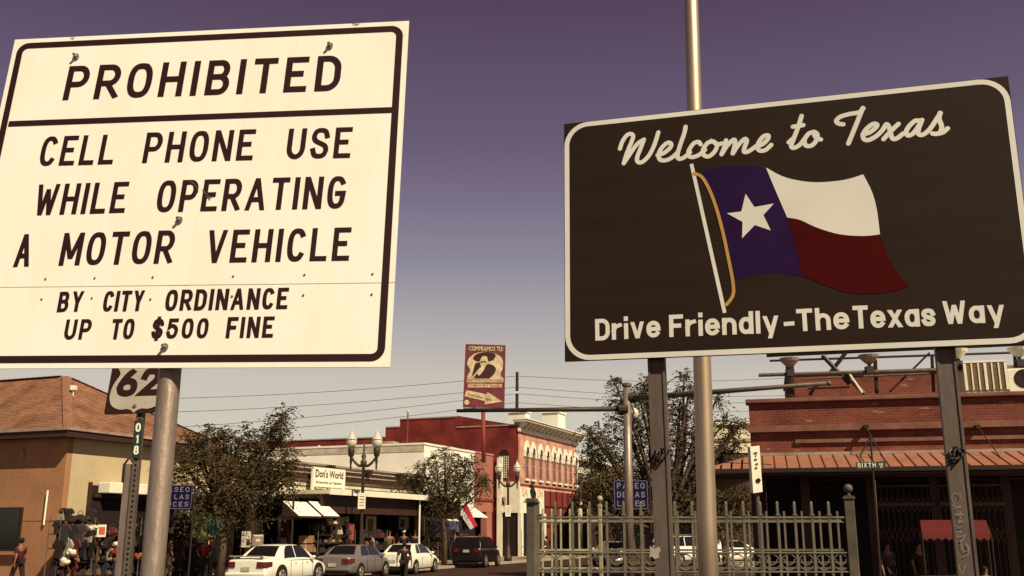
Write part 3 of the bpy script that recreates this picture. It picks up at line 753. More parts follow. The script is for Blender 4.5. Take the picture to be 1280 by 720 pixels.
# ridge and hip caps made of short overlapping shingles
def caps(p, q, w=.17, st=.32):
    d = q-p; n = int(d.length/st); d.normalize(); s_ = d.cross(Z).normalized()
    m = MB()
    for i in range(n):
        o_ = p+d*(i*st); u_ = s_*w; zz = Z*.035; lift = Z*.02
        m.hexa([o_-u_, o_+u_, o_+d*st*1.1+u_, o_+d*st*1.1-u_], [o_-u_*.2+zz+lift, o_+u_*.2+zz+lift, o_+d*st*1.1+u_*.2+zz, o_+d*st*1.1-u_*.2+zz])
    return m
M_cap = mat('ridge_cap_shingle', (.24,.115,.07), .9, 0, .2, 4)
for p, q in ((a, ap), (c, ap), (ap2, ap)): part('ridge_cap', caps(p, q), M_cap, lb, kind='stuff')
vp_ = P(90, 507, 39.4); m = MB(); m.tube(vp_, vp_+Z*.72, .035, .03, 8); m.box(vp_.x-.10, vp_.x+.10, vp_.y-.1, vp_.y+.1, vp_.z+.62, vp_.z+.80); part('roof_vent', m, M_whitetrim, lb)
# window in orange wall
d0, zz0 = perp(30, 634, tN-.25); d1, zz1 = perp(-30, 688, tN-.25)
fr = part('window', SB(tN-.32, tN-.25, d1, d0, zz1, zz0), M_dark_metal, lb)
part('window_glass', SB(tN-.335, tN-.322, d1+.08, d0-.08, zz1+.08, zz0-.08), M_glass, fr)
part('window_sill', SB(tN-.45, tN-.25, d1-.1, d0+.05, zz1-.14, zz1-.02), M_orange, lb)
for py0, py1, pxx in ((613, 656, 60),):
    dd0, za = perp(62, 613, tN-.25); dd1, zb = perp(58.5, 656, tN-.25)
    m = MB(); m.tube(Fp(tN-.33, dd0, za), Fp(tN-.33, dd0-.02, zb), .035, n=8); part('conduit', m, M_whitetrim, lb)
dd0, za = perp(16, 563, tN-.25-ov)
m = MB(); q = Fp(tN-.3, dd0, za-.1); m.ball(tuple(q), .10, .10, .16); part('wall_lamp', m, M_grey_trim, lb, smooth=True)
part('wall_base', SB(tN-.29, tN-.252, -16, .0, 0, .35), mat('stained_base', (.30,.14,.08), .9), lb)
part('stucco_joint', SB(tN-.262, tN-.251, -16, .0, 2.32, 2.35), mat('joint_orange', (.30,.13,.06), .9), lb)

# ---------------------------------------------------------------- low shop row with porch
S0, S1 = tE+.05, tF(528)
sb = thing('shop_row', 'long low cream shop row with brown fascia band and a deep shaded porch', 'building', Fp(S0, 0, 0))
zTop = zF(480, 591); zB1 = zF(480, 608); zPan = zF(480, 621)
part('wall', SB(S0, S1-.02, -.3, 0, 3.6, zTop), M_creamy, sb)
part('roof', SB(S0, S1-.02, -9.8, -.3, zTop-.35, zTop-.25), M_grey_trim, sb)
part('parapet_cap', SB(S0, S1-.02, -.36, .12, zTop, zTop+.10), M_grey_trim, sb)
part('fascia_band', SB(S0, S1-.02, .0, .12, zB1+.05, zTop-.18), M_brown, sb)
part('fascia_strip', SB(S0, S1-.02, .12, .16, zB1+.32, zB1+.39), M_grey_trim, sb)
for zz in (zB1-.12, zB1-.32): part('panel_joint', SB(S0, S1-.02, 0, .03, zz, zz+.035), M_brown, sb)
# far part of the band is broken by posts; porch roof
PD = 3.0
zPe = zF(455, 616.5, PD)
part('porch_roof', SB(S0+4.6, S1, 0, PD, zPe-.12, zPe+.06), M_creamy, sb)
part('porch_edge', SB(S0+4.6, S1+.02, PD, PD+.06, zPe-.16, zPe+.12), M_whitetrim, sb)
part('porch_valance', SB(S0+4.6, S1, PD-.5, PD-.42, zPe-1.0, zPe-.12), M_brown, sb)
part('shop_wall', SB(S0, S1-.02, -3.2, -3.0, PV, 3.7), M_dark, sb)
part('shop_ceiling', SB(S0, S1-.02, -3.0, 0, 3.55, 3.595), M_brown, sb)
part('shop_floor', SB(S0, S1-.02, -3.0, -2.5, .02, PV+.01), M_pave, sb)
nb = 7
for i in range(nb+1):
    t = S0+.2+(S1-S0-.6)*i/nb
    part('pier', SB(t-.14, t+.14, -.3, -.02, PV, 3.6), M_creamy if i == nb else M_brown, sb)
for i in range(nb):
    t = S0+.2+(S1-S0-.6)*i/nb; ww = (S1-S0-.6)/nb
    if i % 2 == 0:
        fr = part('shop_window', SB(t+.3, t+ww-.3, -.9, -.84, .7, 3.0), M_dark_metal, sb)
        part('pane', SB(t+.36, t+ww/2-.03, -.838, -.832, .76, 2.94), M_glass, fr); part('pane', SB(t+ww/2+.03, t+ww-.36, -.838, -.832, .76, 2.94), M_glass, fr)
    else:
        fr = part('shop_door', SB(t+ww/2-.5, t+ww/2+.5, -.9, -.84, PV, 2.5), M_dark_metal, sb)
        part('pane', SB(t+ww/2-.4, t+ww/2+.4, -.838, -.832, .5, 2.4), M_glass, fr)
for px_ in (365, 524):
    t = tF(px_, PD-.2); m = MB(); m.tube(Fp(t, PD-.2, PV), Fp(t, PD-.2, zPe-.1), .05, n=8); part('porch_post', m, M_dark_metal if px_ < 500 else M_whitetrim, sb)
# hanging cream curtain/door panels at porch end, lit
part('side_panel', SB(S1-.3, S1-.1, .3, 1.2, PV, 3.3), M_creamy, sb)

# white signboard of the shop
def small_text(parent, s, frameT, x, y, h, z, mt, width=None, name='lettering'):
    cu = bpy.data.curves.new('t', 'FONT'); cu.body = s; cu.size = h; cu.resolution_u = 2; cu.offset = h*.022
    ob = bpy.data.objects.new('t', cu); COL.objects.link(ob); dg = bpy.context.evaluated_depsgraph_get(); dg.update()
    me = bpy.data.meshes.new_from_object(ob.evaluated_get(dg)); bpy.data.objects.remove(ob)
    xs = [v.co.x for v in me.vertices]; w = max(xs)-min(xs); x0 = min(xs)
    k = (width/w) if width else 1
    m = MB(frameT); m.v = [frameT @ Vector((x+(v.co.x-x0)*k, y+v.co.y, z)) for v in me.vertices]; m.f = [tuple(p.vertices) for p in me.polygons]
    bpy.data.meshes.remove(me)
    return part(name, m, mt, parent, fix=False)
dS = .55
ta, za = tz(390.5, 613, dS); tb, zb = tz(432, 587.5, dS)
bs = thing('shop_signboard', 'white shop signboard with tall black brush lettering above the porch', 'sign', Fp(ta, dS, za))
part('board', SB(ta, tb, dS-.12, dS, za, zb), M_whitetrim, bs)
FT = frame(Fp(ta, dS, za), U, Z, NN); bw, bh = tb-ta, zb-za
part('dark_strip', MB(FT).box(bw*.05, bw*.90, bh*.05, bh*.17, .001, .012), M_black_ink, bs)
small_text(bs, "Don's World", FT, bw*.07, bh*.58, bh*.46, .006, M_black_ink, bw*.86)
small_text(bs, "Accesorios en General", FT, bw*.08, bh*.32, bh*.16, .006, M_dark_metal, bw*.80)
small_text(bs, "PERFUMES Y REGALOS", FT, bw*.08, bh*.08, bh*.09, .014, M_whitetrim, bw*.78)
for q in (.1, .9):
    m = MB(); m.tube(Fp(ta+bw*q, dS-.06, za), Fp(ta+bw*q, dS-.06, za-.45), .03, n=6); part('bracket', m, M_dark_metal, bs)
# flood lamps over fascia
for px_, py_ in ((412,585),(459,591),(499,595)):
    t, z = tz(px_, py_, .2); m = MB(); sbox(m, t-.18, t+.18, .1, .45, z-.08, z+.14); sbox(m, t-.03, t+.03, .0, .12, z-.05, z+.02)
    single('flood_lamp', m, M_dark_metal, {412:'small dark flood lamp on top of the white shop signboard',459:'small dark flood lamp beside the ornate lamp post',499:'small dark flood lamp left of the middle tree'}[px_], 'flood lamp', Fp(t,0,z), 'flood lamps along the shop fascia')

# ---------------------------------------------------------------- tall white block
T0 = S1; T1e = tF(592)
wb = thing('white_block', 'plain tall cream block rising behind the low shop row, grey cap on top', 'building', Fp(T0, 0, 0))
zW = zF(529, 555.5); dL, _z = perp(361, 600, T0)
part('wall', SB(T0, T1e, -14, 0, 3.4, zW), M_cream, wb)
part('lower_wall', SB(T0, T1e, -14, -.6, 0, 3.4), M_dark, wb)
part('parapet_cap', SB(T0-.06, T1e, -14, .06, zW, zW+.13), M_whitetrim, wb)
part('parapet_band', SB(T0-.03, T0-.001, -14, 0, zW-.42, zW-.02), mat('grey_band', (.50,.44,.35), .85, 0, .2, 2), wb)
part('door_pier', SB(T0+.2, T0+.6, -.59, .0, PV, 3.39), M_creamy, wb)
m = MB(); t_, z_ = T0-.5, zTop
d_, z_ = perp(490, 549.5, T0+3.5); sbox(m, T0+2.6, T0+3.4, d_-.6, d_+.6, zW+.05, zW+.55)
single('rooftop_unit', m, M_grey_trim, 'low grey box unit sitting on the cream block roof', 'rooftop unit', Fp(T0+3, d_, zW), bevel=.03)
d_, z_ = perp(509, 553, T0+1.2); d2_, z2_ = perp(510, 515, T0+1.2)
vpipe = thing('vent_pipe', 'thin brown pipe with a white cap standing on the cream block roof', 'pipe', Fp(T0+1.2, d_, z_))
m = MB(); m.tube(Fp(T0+1.2, d_, zW-.2), Fp(T0+1.2, d_, z2_), .045, n=8); part('shaft', m, M_redpaint, vpipe)
m = MB(); m.ball(tuple(Fp(T0+1.2, d_, z2_+.05)), .10); part('cap', m, M_globe, vpipe, smooth=True)
d_, z_ = perp(399, 554, T0+.4); m = MB(); m.ball(tuple(Fp(T0+.4, d_, zW+.15)), .12, .12, .09); single('roof_vent', m, M_globe, 'tiny white mushroom vent on the left part of the cream block roof', 'vent', Fp(T0+.4, d_, zW+.08))

# ---------------------------------------------------------------- salmon shop beyond
TB = tF(648)
pk = thing('salmon_shop', 'salmon stucco shop between the cream block and the brick building', 'building', Fp(T1e, -2.1, 0))
zK = zF(600, 567, -2.1)
part('wall', SB(T1e-1, TB-.05, -13, -2.1, 3.4, zK), M_pink, pk)
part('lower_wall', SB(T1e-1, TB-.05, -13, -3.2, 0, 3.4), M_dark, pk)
part('parapet_cap', SB(T1e-1, TB-.05, -13, -2.04, zK, zK+.12), M_grey_trim, pk)
part('band', SB(T1e-1, TB-.05, -2.1, -2.02, zF(600,626,-2.1), zF(600,623,-2.1)), M_redpaint, pk)
part('pier', SB(TB-1.2, TB-.2, -2.6, -2.12, PV, 3.39), M_pink, pk)
# white awning with red emblem above its door
aw = thing('striped_awning', 'white cloth awning with a red painted patch over the salmon shop door', 'awning', Fp(T1e+2, 0, 3))
p1, p2, p3, p4 = P(582,630,70), P(606,650,67), P(605,652,67), P(577,622,71)
a0_, a1_ = tF(585,0), tF(606,0)
m = MB(); m.hexa([Fp(a0_,-2.1,4.4),Fp(a1_,-2.1,4.4),Fp(a1_,.2,2.9),Fp(a0_,.2,2.9)], [Fp(a0_,-2.1,4.45),Fp(a1_,-2.1,4.45),Fp(a1_,.2,2.95),Fp(a0_,.2,2.95)]); part('canopy', m, M_canvas, aw)
m = MB(); m.hexa([Fp(a0_+.3,-1.8,4.27),Fp(a0_+2.2,-1.8,4.27),Fp(a0_+2.4,-.8,3.62),Fp(a0_+.3,-.8,3.62)], [Fp(a0_+.3,-1.8,4.30),Fp(a0_+2.2,-1.8,4.30),Fp(a0_+2.4,-.8,3.65),Fp(a0_+.3,-.8,3.65)]); part('emblem', m, mat('awning_red', (.45,.05,.05), .8), aw)

# ---------------------------------------------------------------- brick hall with bracketed cornice
TBE = tF(722)
bh_ = thing('brick_hall', 'tall red brick building with white hooded windows and a white bracketed cornice', 'building', Fp(TB, 0, 0))
zc1 = zF(649, 537.5); zPar = zF(649, 524)
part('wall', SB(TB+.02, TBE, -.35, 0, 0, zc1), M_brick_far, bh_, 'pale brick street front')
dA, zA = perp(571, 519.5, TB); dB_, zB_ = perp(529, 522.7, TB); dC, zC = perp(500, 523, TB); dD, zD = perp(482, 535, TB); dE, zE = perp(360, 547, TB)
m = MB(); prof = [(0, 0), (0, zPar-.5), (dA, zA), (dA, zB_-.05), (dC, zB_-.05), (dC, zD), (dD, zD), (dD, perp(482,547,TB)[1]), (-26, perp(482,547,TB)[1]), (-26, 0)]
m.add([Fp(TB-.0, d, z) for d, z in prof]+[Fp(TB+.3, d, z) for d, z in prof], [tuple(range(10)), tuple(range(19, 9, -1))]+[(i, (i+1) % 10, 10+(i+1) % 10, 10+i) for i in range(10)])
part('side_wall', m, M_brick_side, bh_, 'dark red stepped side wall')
m = MB()
for (da, db_, zz) in ((dA, -.0, zPar-.5), (dC, dA, zB_-.05), (dD, dC, zD), (-26, dD, perp(482,547,TB)[1])): sbox(m, TB-.06, TB+.36, da, db_, zz, zz+.10)
part('parapet_cap', m, M_grey_trim, bh_, kind=None)
part('roof', SB(TB+.3, TBE, -26, -.35, zc1-.6, zc1-.5), M_grey_trim, bh_)
part('cornice_base', SB(TB-.1, TBE+.1, 0, .18, zc1-.12, zc1+.14), M_whitetrim, bh_)
part('frieze', SB(TB, TBE, -.35, .10, zc1+.14, zPar-.22), mat('frieze_cream', (.42,.34,.24), .8, 0, .2, 2), bh_)
part('cornice_top', SB(TB-.25, TBE+.25, -.35, .85, zPar-.22, zPar-.08), M_whitetrim, bh_)
part('cornice_lip', SB(TB-.3, TBE+.3, -.35, .95, zPar-.078, zPar), M_whitetrim, bh_)
nbk = 15
m = MB(); q = MB()
for i in range(nbk):
    t = TB+.2+(TBE-TB-.4)*i/(nbk-1); hh_ = zPar-.23-(zc1+.15)
    m = MB(); z0_ = zc1+.15
    a_ = [(.10, z0_), (.22, z0_), (.55, z0_+hh_*.55), (.78, z0_+hh_), (.10, z0_+hh_)]
    m.add([Fp(t-.11, d, z) for d, z in a_]+[Fp(t+.11, d, z) for d, z in a_], [(4,3,2,1,0), (5,6,7,8,9)]+[(k, (k+1) % 5, 5+(k+1) % 5, 5+k) for k in range(5)])
    part('bracket', m, M_whitetrim, bh_)
for px_, w_, top in ((653, 1.0, 516.5), (697, 2.0, 518)):
    t = tF(px_, -1.0); m = MB(); zt_ = zF(px_, top, -1.0); sbox(m, t-w_/2, t+w_/2, -2, -.5, zPar-.2, zt_); sbox(m, t-w_/2-.1, t+w_/2+.1, -2.1, -.4, zt_, zt_+.12); part('roof_pedestal', m, M_cream, bh_)
# windows
wpx = [657.5, 665.5, 675, 683.5, 692, 699, 706.5, 713, 719.5]
M_hood = M_whitetrim; M_wf = mat('window_frame_paint', (.36,.20,.155), .7); M_wglass = mat('dim_glass', (.13,.05,.04), .3, 0, .2, 1)
zw1, zw0 = zF(657, 560.5), zF(657, 598.5); zh0, zh1 = zF(657, 566), zF(657, 549.5)
for px_ in wpx:
    t = tF(px_+.8); hw_ = .34
    fr = part('window', SB(t-hw_, t+hw_, .0, .05, zw0, zh0+.2), M_wf, bh_)
    n_ = 2
    for j in range(n_):
        a_, b_ = zw0+.1+(zh0-zw0)*j/n_, zw0+(zh0-zw0)*(j+1)/n_
        part('pane', SB(t-hw_+.13, t+hw_-.05, .052, .058, a_, b_), M_wglass, fr)
    part('sill', SB(t-hw_-.1, t+hw_+.1, .05, .16, zw0-.14, zw0), M_hood, fr)
    # hood: shouldered arch with dark roundel
    m = MB(); hp = [(-.62,0),(-.62,.75),(-.48,1.0),(-.40,1.35),(-.22,1.5),(-.18,1.72),(0,1.84),(.18,1.72),(.22,1.5),(.40,1.35),(.48,1.0),(.62,.75),(.62,0),(.40,0),(.40,.55),(-.40,.55),(-.40,0)]
    k_ = (zh1-zh0+.1)/1.84; FTw = frame(Fp(t, 0, zh0-.3), U, Z, NN)
    m = MB(FTw); m.prism([(x*.92, y*k_*1.12) for x, y in hp], .0, .14); hd = part('window_hood', m, M_hood, bh_)
    m = MB(FTw); m.lathe((0, .78*k_*1.12, .14), [(.24,0),(.24,.012)], 12); m.add([], []); part('roundel', m, M_dark_metal, hd)
part('belt_course', SB(TB, TBE, 0, .07, zF(649,606), zF(649,604.3)), M_redpaint, bh_)
# ground floor: red panels
zr1 = zF(679, 613.5); tq = tF(678.5)
part('shopfront_wall', SB(tq, TBE, .02, .10, 0, zr1), M_redpaint, bh_)
for i in range(7):
    t = tq+(TBE-tq)*i/6; part('shopfront_post', SB(t-.06, t+.06, .10, .2, 0, zr1), mat('dark_red_post', (.10,.012,.010), .6), bh_)
for fz in (.45, .75): part('shopfront_rail', SB(tq, TBE, .10, .16, zr1*fz, zr1*fz+.12), mat('dark_red_post', (.10,.012,.010), .6), bh_)
# white painted lower corner
zw_t = zF(655, 603); zw_b = 3.35; dW, _ = perp(624, 640, TB)
part('white_front', SB(TB-.1, tq, .02, .16, zw_b, zw_t-.4), M_whitetrim, bh_)
part('white_side', SB(TB-.16, TB-.02, dW, .16, zw_b, zw_t), M_whitetrim, bh_)
part('white_column', SB(TB-.2, TB-.03, dW-.12, dW+.3, 0, zF(622,567)), M_whitetrim, bh_)
part('column', SB(TB-.16, TB+.3, .02, .3, 0, zw_b), M_whitetrim, bh_)
part('column', SB(tq-.4, tq, .02, .3, 0, zw_b), M_whitetrim, bh_)
part('dark_entrance', SB(TB-.06, TB-.02, dW+.3, .0, 0, zw_b), M_dark, bh_)
part('dark_entrance', SB(TB+.3, tq-.4, .02, .08, 0, zw_b), M_dark, bh_)
# arched side window with screen
d0, z0_ = perp(624, 569, TB); d1, z1_ = perp(636, 597, TB)
FTs = frame(Fp(TB, (d0+d1)/2, z1_), NN, Z, -U); hw_ = abs(d1-d0)/2; hgt = z0_-z1_
m = MB(FTs); m.prism([(-hw_,0),(hw_,0)]+[(x, y) for x, y in A(0, hgt, hw_, hw_*1.1, 0, 180, 8)], .0, .04); fr = part('window', m, M_dark, bh_)
m = MB(FTs)
for i in range(6):
    x_ = -hw_+.03+(2*hw_-.06)*i/5; m.box(x_-.02, x_+.02, 0, hgt*.96, .045, .06)
for i in range(9): m.box(-hw_, hw_, hgt*i/9, hgt*i/9+.035, .062, .075)
part('screen', m, M_whitetrim, fr)
# mural: framed portrait and letters
def smooth_blob(T, pts, z, mt, name, parent, n=3):
    q = cat(list(pts)+[pts[0]], n)[:-1]; m = MB(T); m.add([(*p, z) for p in q], [tuple(range(len(q)))]); return part(name, m, mt, parent)
d0, z0_ = perp(624.5, 621, TB); d1, z1_ = perp(633, 632, TB)
FTm = frame(Fp(TB-.165, d0, z1_), NN, Z, -U)
m = MB(FTm); m.prism([(0,0),(d1-d0,0),(d1-d0,z0_-z1_),(0,z0_-z1_)], 0, .02); pt = part('poster', m, mat('poster_grey', (.42,.33,.24), .7), bh_)
w_, h_2 = d1-d0, z0_-z1_
smooth_blob(FTm, [(w_*.3,h_2*.1),(w_*.8,h_2*.1),(w_*.75,h_2*.5),(w_*.62,h_2*.85),(w_*.4,h_2*.85),(w_*.25,h_2*.5)], .023, M_dark_metal, 'poster_print', pt)
small_text(bh_, 'BAR', frame(Fp(TB-.165, d0, perp(624,645,TB)[1]), NN, Z, -U), 0, .05, .35, .004, M_dark_metal, w_*1.1)
FTf = frame(Fp(TB+.1, .162, zw_b+.9), U, Z, NN); lw = tq-TB
small_text(bh_, 'SA', FTf, lw*.05, .35, .95, .004, mat('faded_pink_print', (.55,.32,.24), .8), lw*.24); small_text(bh_, 'ON', FTf, lw*.66, .35, .95, .004, mat('faded_pink_print', (.55,.32,.24), .8), lw*.24)
smooth_blob(FTf, [(lw*.42,.3),(lw*.52,.1),(lw*.6,.3),(lw*.62,.7),(lw*.56,1.0),(lw*.5,1.35),(lw*.40,1.5),(lw*.42,1.1),(lw*.36,.8)], .006, M_dark_metal, 'painted_bird', bh_)
# ---------------------------------------------------------------- paler building beyond
TC0, TC1 = TBE+.4, TBE+14
pb2 = thing('pale_building', 'pale grey building with dark tall windows just past the brick hall', 'building', Fp(TC0, -.3, 0))
part('wall', SB(TC0, TC1, -8, -.3, 0, 8.3), M_creamy, pb2)
part('cornice', SB(TC0, TC1, -8, .2, 8.3, 8.7), M_whitetrim, pb2)
for j, zz in enumerate((.6, 4.6)):
    for i in range(5):
        t = TC0+.8+i*2.6; fr = part('window', SB(t, t+1.4, -.3, -.24, zz, zz+2.6), M_dark_metal, pb2)
        part('pane', SB(t+.1, t+1.3, -.238, -.23, zz+.1, zz+2.5), M_glass, fr); part('sill', SB(t-.1, t+1.5, -.24, -.05, zz-.25, zz), M_whitetrim, fr)

# ---------------------------------------------------------------- poster billboard on pole
YP = 70
pbb = P(604, 575, YP)
bb = thing('pole_billboard', 'red and cream poster board of a man in a wide hat, on a rooftop pole', 'billboard', (pbb.x, YP, 5.0))
tl, tr, br_, bl = P(582,430,YP), P(632,431.5,YP), P(630.5,510,YP), P(578.5,509,YP)
m = MB(); o_ = Vector((0,.18,0)); m.hexa([bl,br_,br_+o_,bl+o_], [tl,tr,tr+o_,tl+o_]); part('board', m, mat('poster_maroon', (.15,.025,.035), .6, 0, .2, 1), bb)
PW = (br_-bl).length; PH = (tl-bl).length
FB = frame(bl+Vector((0,-.01,0)), (br_-bl).normalized(), (tl-bl).normalized(), Vector((0,-1,0)))
def pq(x, y): return (x*PW, (1-y)*PH)
M_pc = mat('poster_cream', (.58,.48,.32), .7, 0, .25, 2.2, col2=(.30,.18,.11)); M_pd = mat('poster_brown', (.035,.009,.008), .7); M_pr = mat('poster_red', (.30,.03,.05), .7)
smooth_blob(FB, [pq(*p) for p in [(.10,.22),(.28,.14),(.6,.12),(.88,.2),(.93,.35),(.88,.48),(.95,.56),(.5,.6),(.08,.56),(.14,.42),(.06,.32)]], .006, M_pc, 'poster_print', bb)
smooth_blob(FB, [pq(*p) for p in [(.22,.40),(.19,.50),(.16,.545),(.36,.56),(.55,.56),(.68,.50),(.76,.41),(.73,.35),(.61,.315),(.52,.32),(.44,.31),(.36,.29),(.26,.31)]], .012, M_pd, 'poster_print', bb)
smooth_blob(FB, [pq(*p) for p in [(.15,.54),(.25,.48),(.35,.39),(.40,.37),(.50,.36),(.44,.44),(.36,.50),(.30,.47),(.22,.55)]], .016, M_pc, 'poster_print', bb)
smooth_blob(FB, [pq(*p) for p in [(.395,.20),(.46,.165),(.535,.19),(.55,.27),(.52,.34),(.46,.385),(.40,.36),(.375,.28)]], .018, M_pc, 'poster_print', bb)
smooth_blob(FB, [pq(*p) for p in [(.20,.215),(.247,.172),(.37,.137),(.548,.120),(.70,.142),(.745,.19),(.69,.245),(.603,.268),(.56,.25),(.534,.205),(.49,.186),(.425,.195),(.384,.233),(.356,.276),(.288,.272),(.22,.25)]], .020, M_pd, 'poster_print', bb)
smooth_blob(FB, [pq(*p) for p in [(.37,.285),(.42,.265),(.455,.272),(.50,.268),(.53,.29),(.49,.297),(.455,.285),(.41,.297)]], .022, M_pd, 'poster_print', bb)
for s_, x_, y_, h__, w_ in (("COMPRAMOS TU:", .08, .105, .085, .84),):
    small_text(bb, s_, FB, x_*PW, (1-y_)*PH, h__*PH*1.2, .02, M_pc, w_*PW)
for (xa, xb, ya, yb_, tx) in ((.06,.95,.545,.60,'ORO Y PLATA Y PLATINO'), (.10,.92,.625,.68,'DIAMANTES Y RELOJES')):
    m = MB(FB); m.prism([pq(xa,yb_+.01), pq(xb,yb_), pq(xb,ya), pq(xa,ya+.005)], .010, .016); part('poster_print', m, M_pc, bb)
    small_text(bb, tx, FB, (xa+.02)*PW, (1-yb_+.008)*PH, .05*PH, .020, M_pr, (xb-xa-.04)*PW)
m = MB(FB); m.prism([pq(.03,.83), pq(.07,.735), pq(.56,.79), pq(.58,.755), pq(.95,.90), pq(.52,.95), pq(.53,.90)], .010, .016); part('poster_print', m, M_pc, bb)
m = MB(FB); m.lathe((*pq(.09,.925), .01), [(.18,0),(.18,.008)], 14); part('poster_print', m, M_pc, bb)
a_ = math.atan2(-.10*PH, .65*PW); Mrot = FB @ Matrix.Translation((*pq(.10,.80), 0)) @ Matrix.Rotation(a_, 4, 'Z')
small_text(bb, 'The Father Again', Mrot, 0, -.03, .055*PH, .020, mat('poster_green', (.10,.12,.03), .7), .62*PW)
m = MB(); m.tube(P(604.5,578,YP+.3), P(604,512,YP+.3), .15, n=12); part('pole', m, M_redpaint, bb, smooth=True)
m = MB(); q = P(604,511.5,YP+.3); m.box(q.x-1.4, q.x+1.6, YP+.1, YP+.5, q.z-.12, q.z+.05); part('crossbeam', m, M_dark_metal, bb)
pole_u = thing('utility_pole', 'thin dark utility pole standing right of the poster billboard', 'utility pole', (P(645,515,95).x, 95, 0))
m = MB(); q = P(646.5,465,95); m.tube((P(644.6,520,95).x, 95, 0), q, .2, .14, 8); part('shaft', m, M_dark_metal, pole_u)
m = MB(); q = P(645.6,491,95); m.box(q.x-.35,q.x+.3,94.8,95.1,q.z-.12,q.z+.12); part('insulator', m, M_globe, pole_u)
# wires
wires = [((205,497),(646,470)), ((205,515),(646,484)), ((205,538),(646,492)), ((205,550),(646,503))]
for i, ((xa, ya), (xb, yb_)) in enumerate(wires):
    p, q = P(xa-140, ya+4, 88), P(xb, yb_, 94.7)
    for (p, q, lab) in ((p, q, 'left'), (q, P(1000, yb_+10 if i else yb_+2, 97), 'right')):
        pts = [p.lerp(q, s/14)+Z*(-.9*math.sin(math.pi*s/14)*(.6 if lab == 'left' else .5)) for s in range(15)]
        m = MB(); m.path(pts, .022, 5)
        nm = ['topmost','second','third','lowest'][i]
        single('overhead_wire', m, M_dark_metal, '%s of the thin dark wires running %s from the utility pole' % (nm, 'left' if lab == 'left' else 'right'), 'wire', p, 'overhead wires')

# ---------------------------------------------------------------- ornate double lamps
def street_lamp(bx, by, H, label, banner=None, s=1.0):
    t = thing('street_lamp', label, 'street lamp', (bx, by, PV), 'ornate twin globe street lamps')
    c = (bx, by, PV); arm = .56*s
    m = MB(); m.lathe(c, [(.24*s,0),(.24*s,.25),(.17*s,.35),(.15*s,.8),(.10*s,.9),(.085*s,1.1),(.065*s,H*.78),(.085*s,H*.785),(.13*s,H*.80),(.14*s,H*.83),(.07*s,H*.84),(.11*s,H*.87),(.05*s,H*.885),(.03*s,H*.93),(.035*s,H*.95),(.008,H*.99)], 14)
    part('post', m, M_lamp_iron, t, smooth=True)
    for sg_ in (-1, 1):
        x = bx+sg_*arm
        m = MB(); pts = cat([(bx, by, PV+H*.80), (bx+sg_*arm*.35, by, PV+H*.795), (bx+sg_*arm*.75, by, PV+H*.83), (x, by, PV+H*.87)], 5)
        pts = [Vector(p) for p in pts]; m.path(pts, [.07*s-.0015*i for i in range(len(pts))], 8)
        m.lathe((x, by, PV+H*.76), [(.012,0),(.05*s,.12*s),(.035*s,.2*s),(.06*s,.35*s),(.05*s,.55*s),(.12*s,.62*s),(.15*s,.85*s),(.13*s,.98*s)], 12)
        part('arm', m, M_lamp_iron, t, smooth=True)
        z = PV+H*.76+.98*s
        m = MB(); m.lathe((x, by, z), [(.13*s,0),(.21*s,.12*s),(.235*s,.26*s),(.22*s,.33*s)], 16); part('globe', m, M_globe, t, smooth=True)
        m = MB(); m.lathe((x, by, z+.33*s), [(.25*s,0),(.24*s,.04),(.16*s,.16*s),(.10*s,.24*s),(.06*s,.34*s),(.02*s,.38*s),(.008,.52*s)], 16); part('globe_cap', m, mat('lamp_cap', (.50,.45,.38), .4), t, smooth=True)
    if banner:
        z0, z1, w = banner; m = MB(); m.box(bx-w/2, bx+w/2, by-.16, by-.14, z0, z1); pl_ = part('notice_plate', m, M_whitetrim, t)
        m = MB()
        for k in range(4): m.box(bx-w*.3, bx+w*.3, by-.163, by-.161, z0+(z1-z0)*(.2+.18*k), z0+(z1-z0)*(.2+.18*k)+.03)
        part('printed_lines', m, M_dark_metal, pl_)
    return t
def lamp_at(px_, d, pytop, label, banner=None):
    t = tF(px_, d); q = Fp(t, d, 0); H = P(px_, pytop, q.y).z-PV
    s = H/5.6
    street_lamp(q.x, q.y, H, label, banner, s); return q
q = lamp_at(451.5, 3.9, 549, 'dark ornate lamp post with two pale globes, in front of the cream block', (3.0, 3.75, .36))
q = lamp_at(635, 3.9, 584, 'dark ornate lamp post with two pale globes, before the brick hall corner', (2.9, 3.6, .34))
q = lamp_at(742, 3.9, 597, 'smaller ornate lamp post with pale globes, seen through the fence right of the brick hall')

# ---------------------------------------------------------------- traffic signal pole with mast arms
YT = 28
pt_ = P(785, 520, YT)
tp = thing('mast_pole', 'tall round steel pole carrying two long horizontal mast arms over the street', 'signal pole', (P(792,660,YT).x, YT, 0))
m = MB(); m.tube((P(786,667,YT).x, YT, 0), P(783.5,481,YT), .125, .11, 20); part('pole', m, M_galv, tp, smooth=True)
m = MB(); m.lathe(P(783.5,481,YT), [(.14,-.05),(.14,.03),(.05,.06)], 16); part('pole_cap', m, M_galv_dull, tp)
m = MB(); m.tube(P(784,511,YT), P(571,513.5,YT+1), .075, .05, 12); part('mast_arm', m, M_lamp_iron, tp, smooth=True)
m = MB(); m.tube(P(787,498,YT), P(1035,479,YT-3), .085, .05, 12); m.ball(tuple(P(1036,479,YT-3)), .07); part('mast_arm', m, M_galv_dull, tp, smooth=True)
m = MB(); q = P(778,512,YT); m.tube(q+Vector((-.12,0,0)), q+Vector((.15,0,0)), .16, n=12); q = P(790,497,YT); m.tube(q+Vector((-.1,0,0)), q+Vector((.12,0,0)), .15, n=12); part('arm_clamp', m, M_dark_metal, tp)
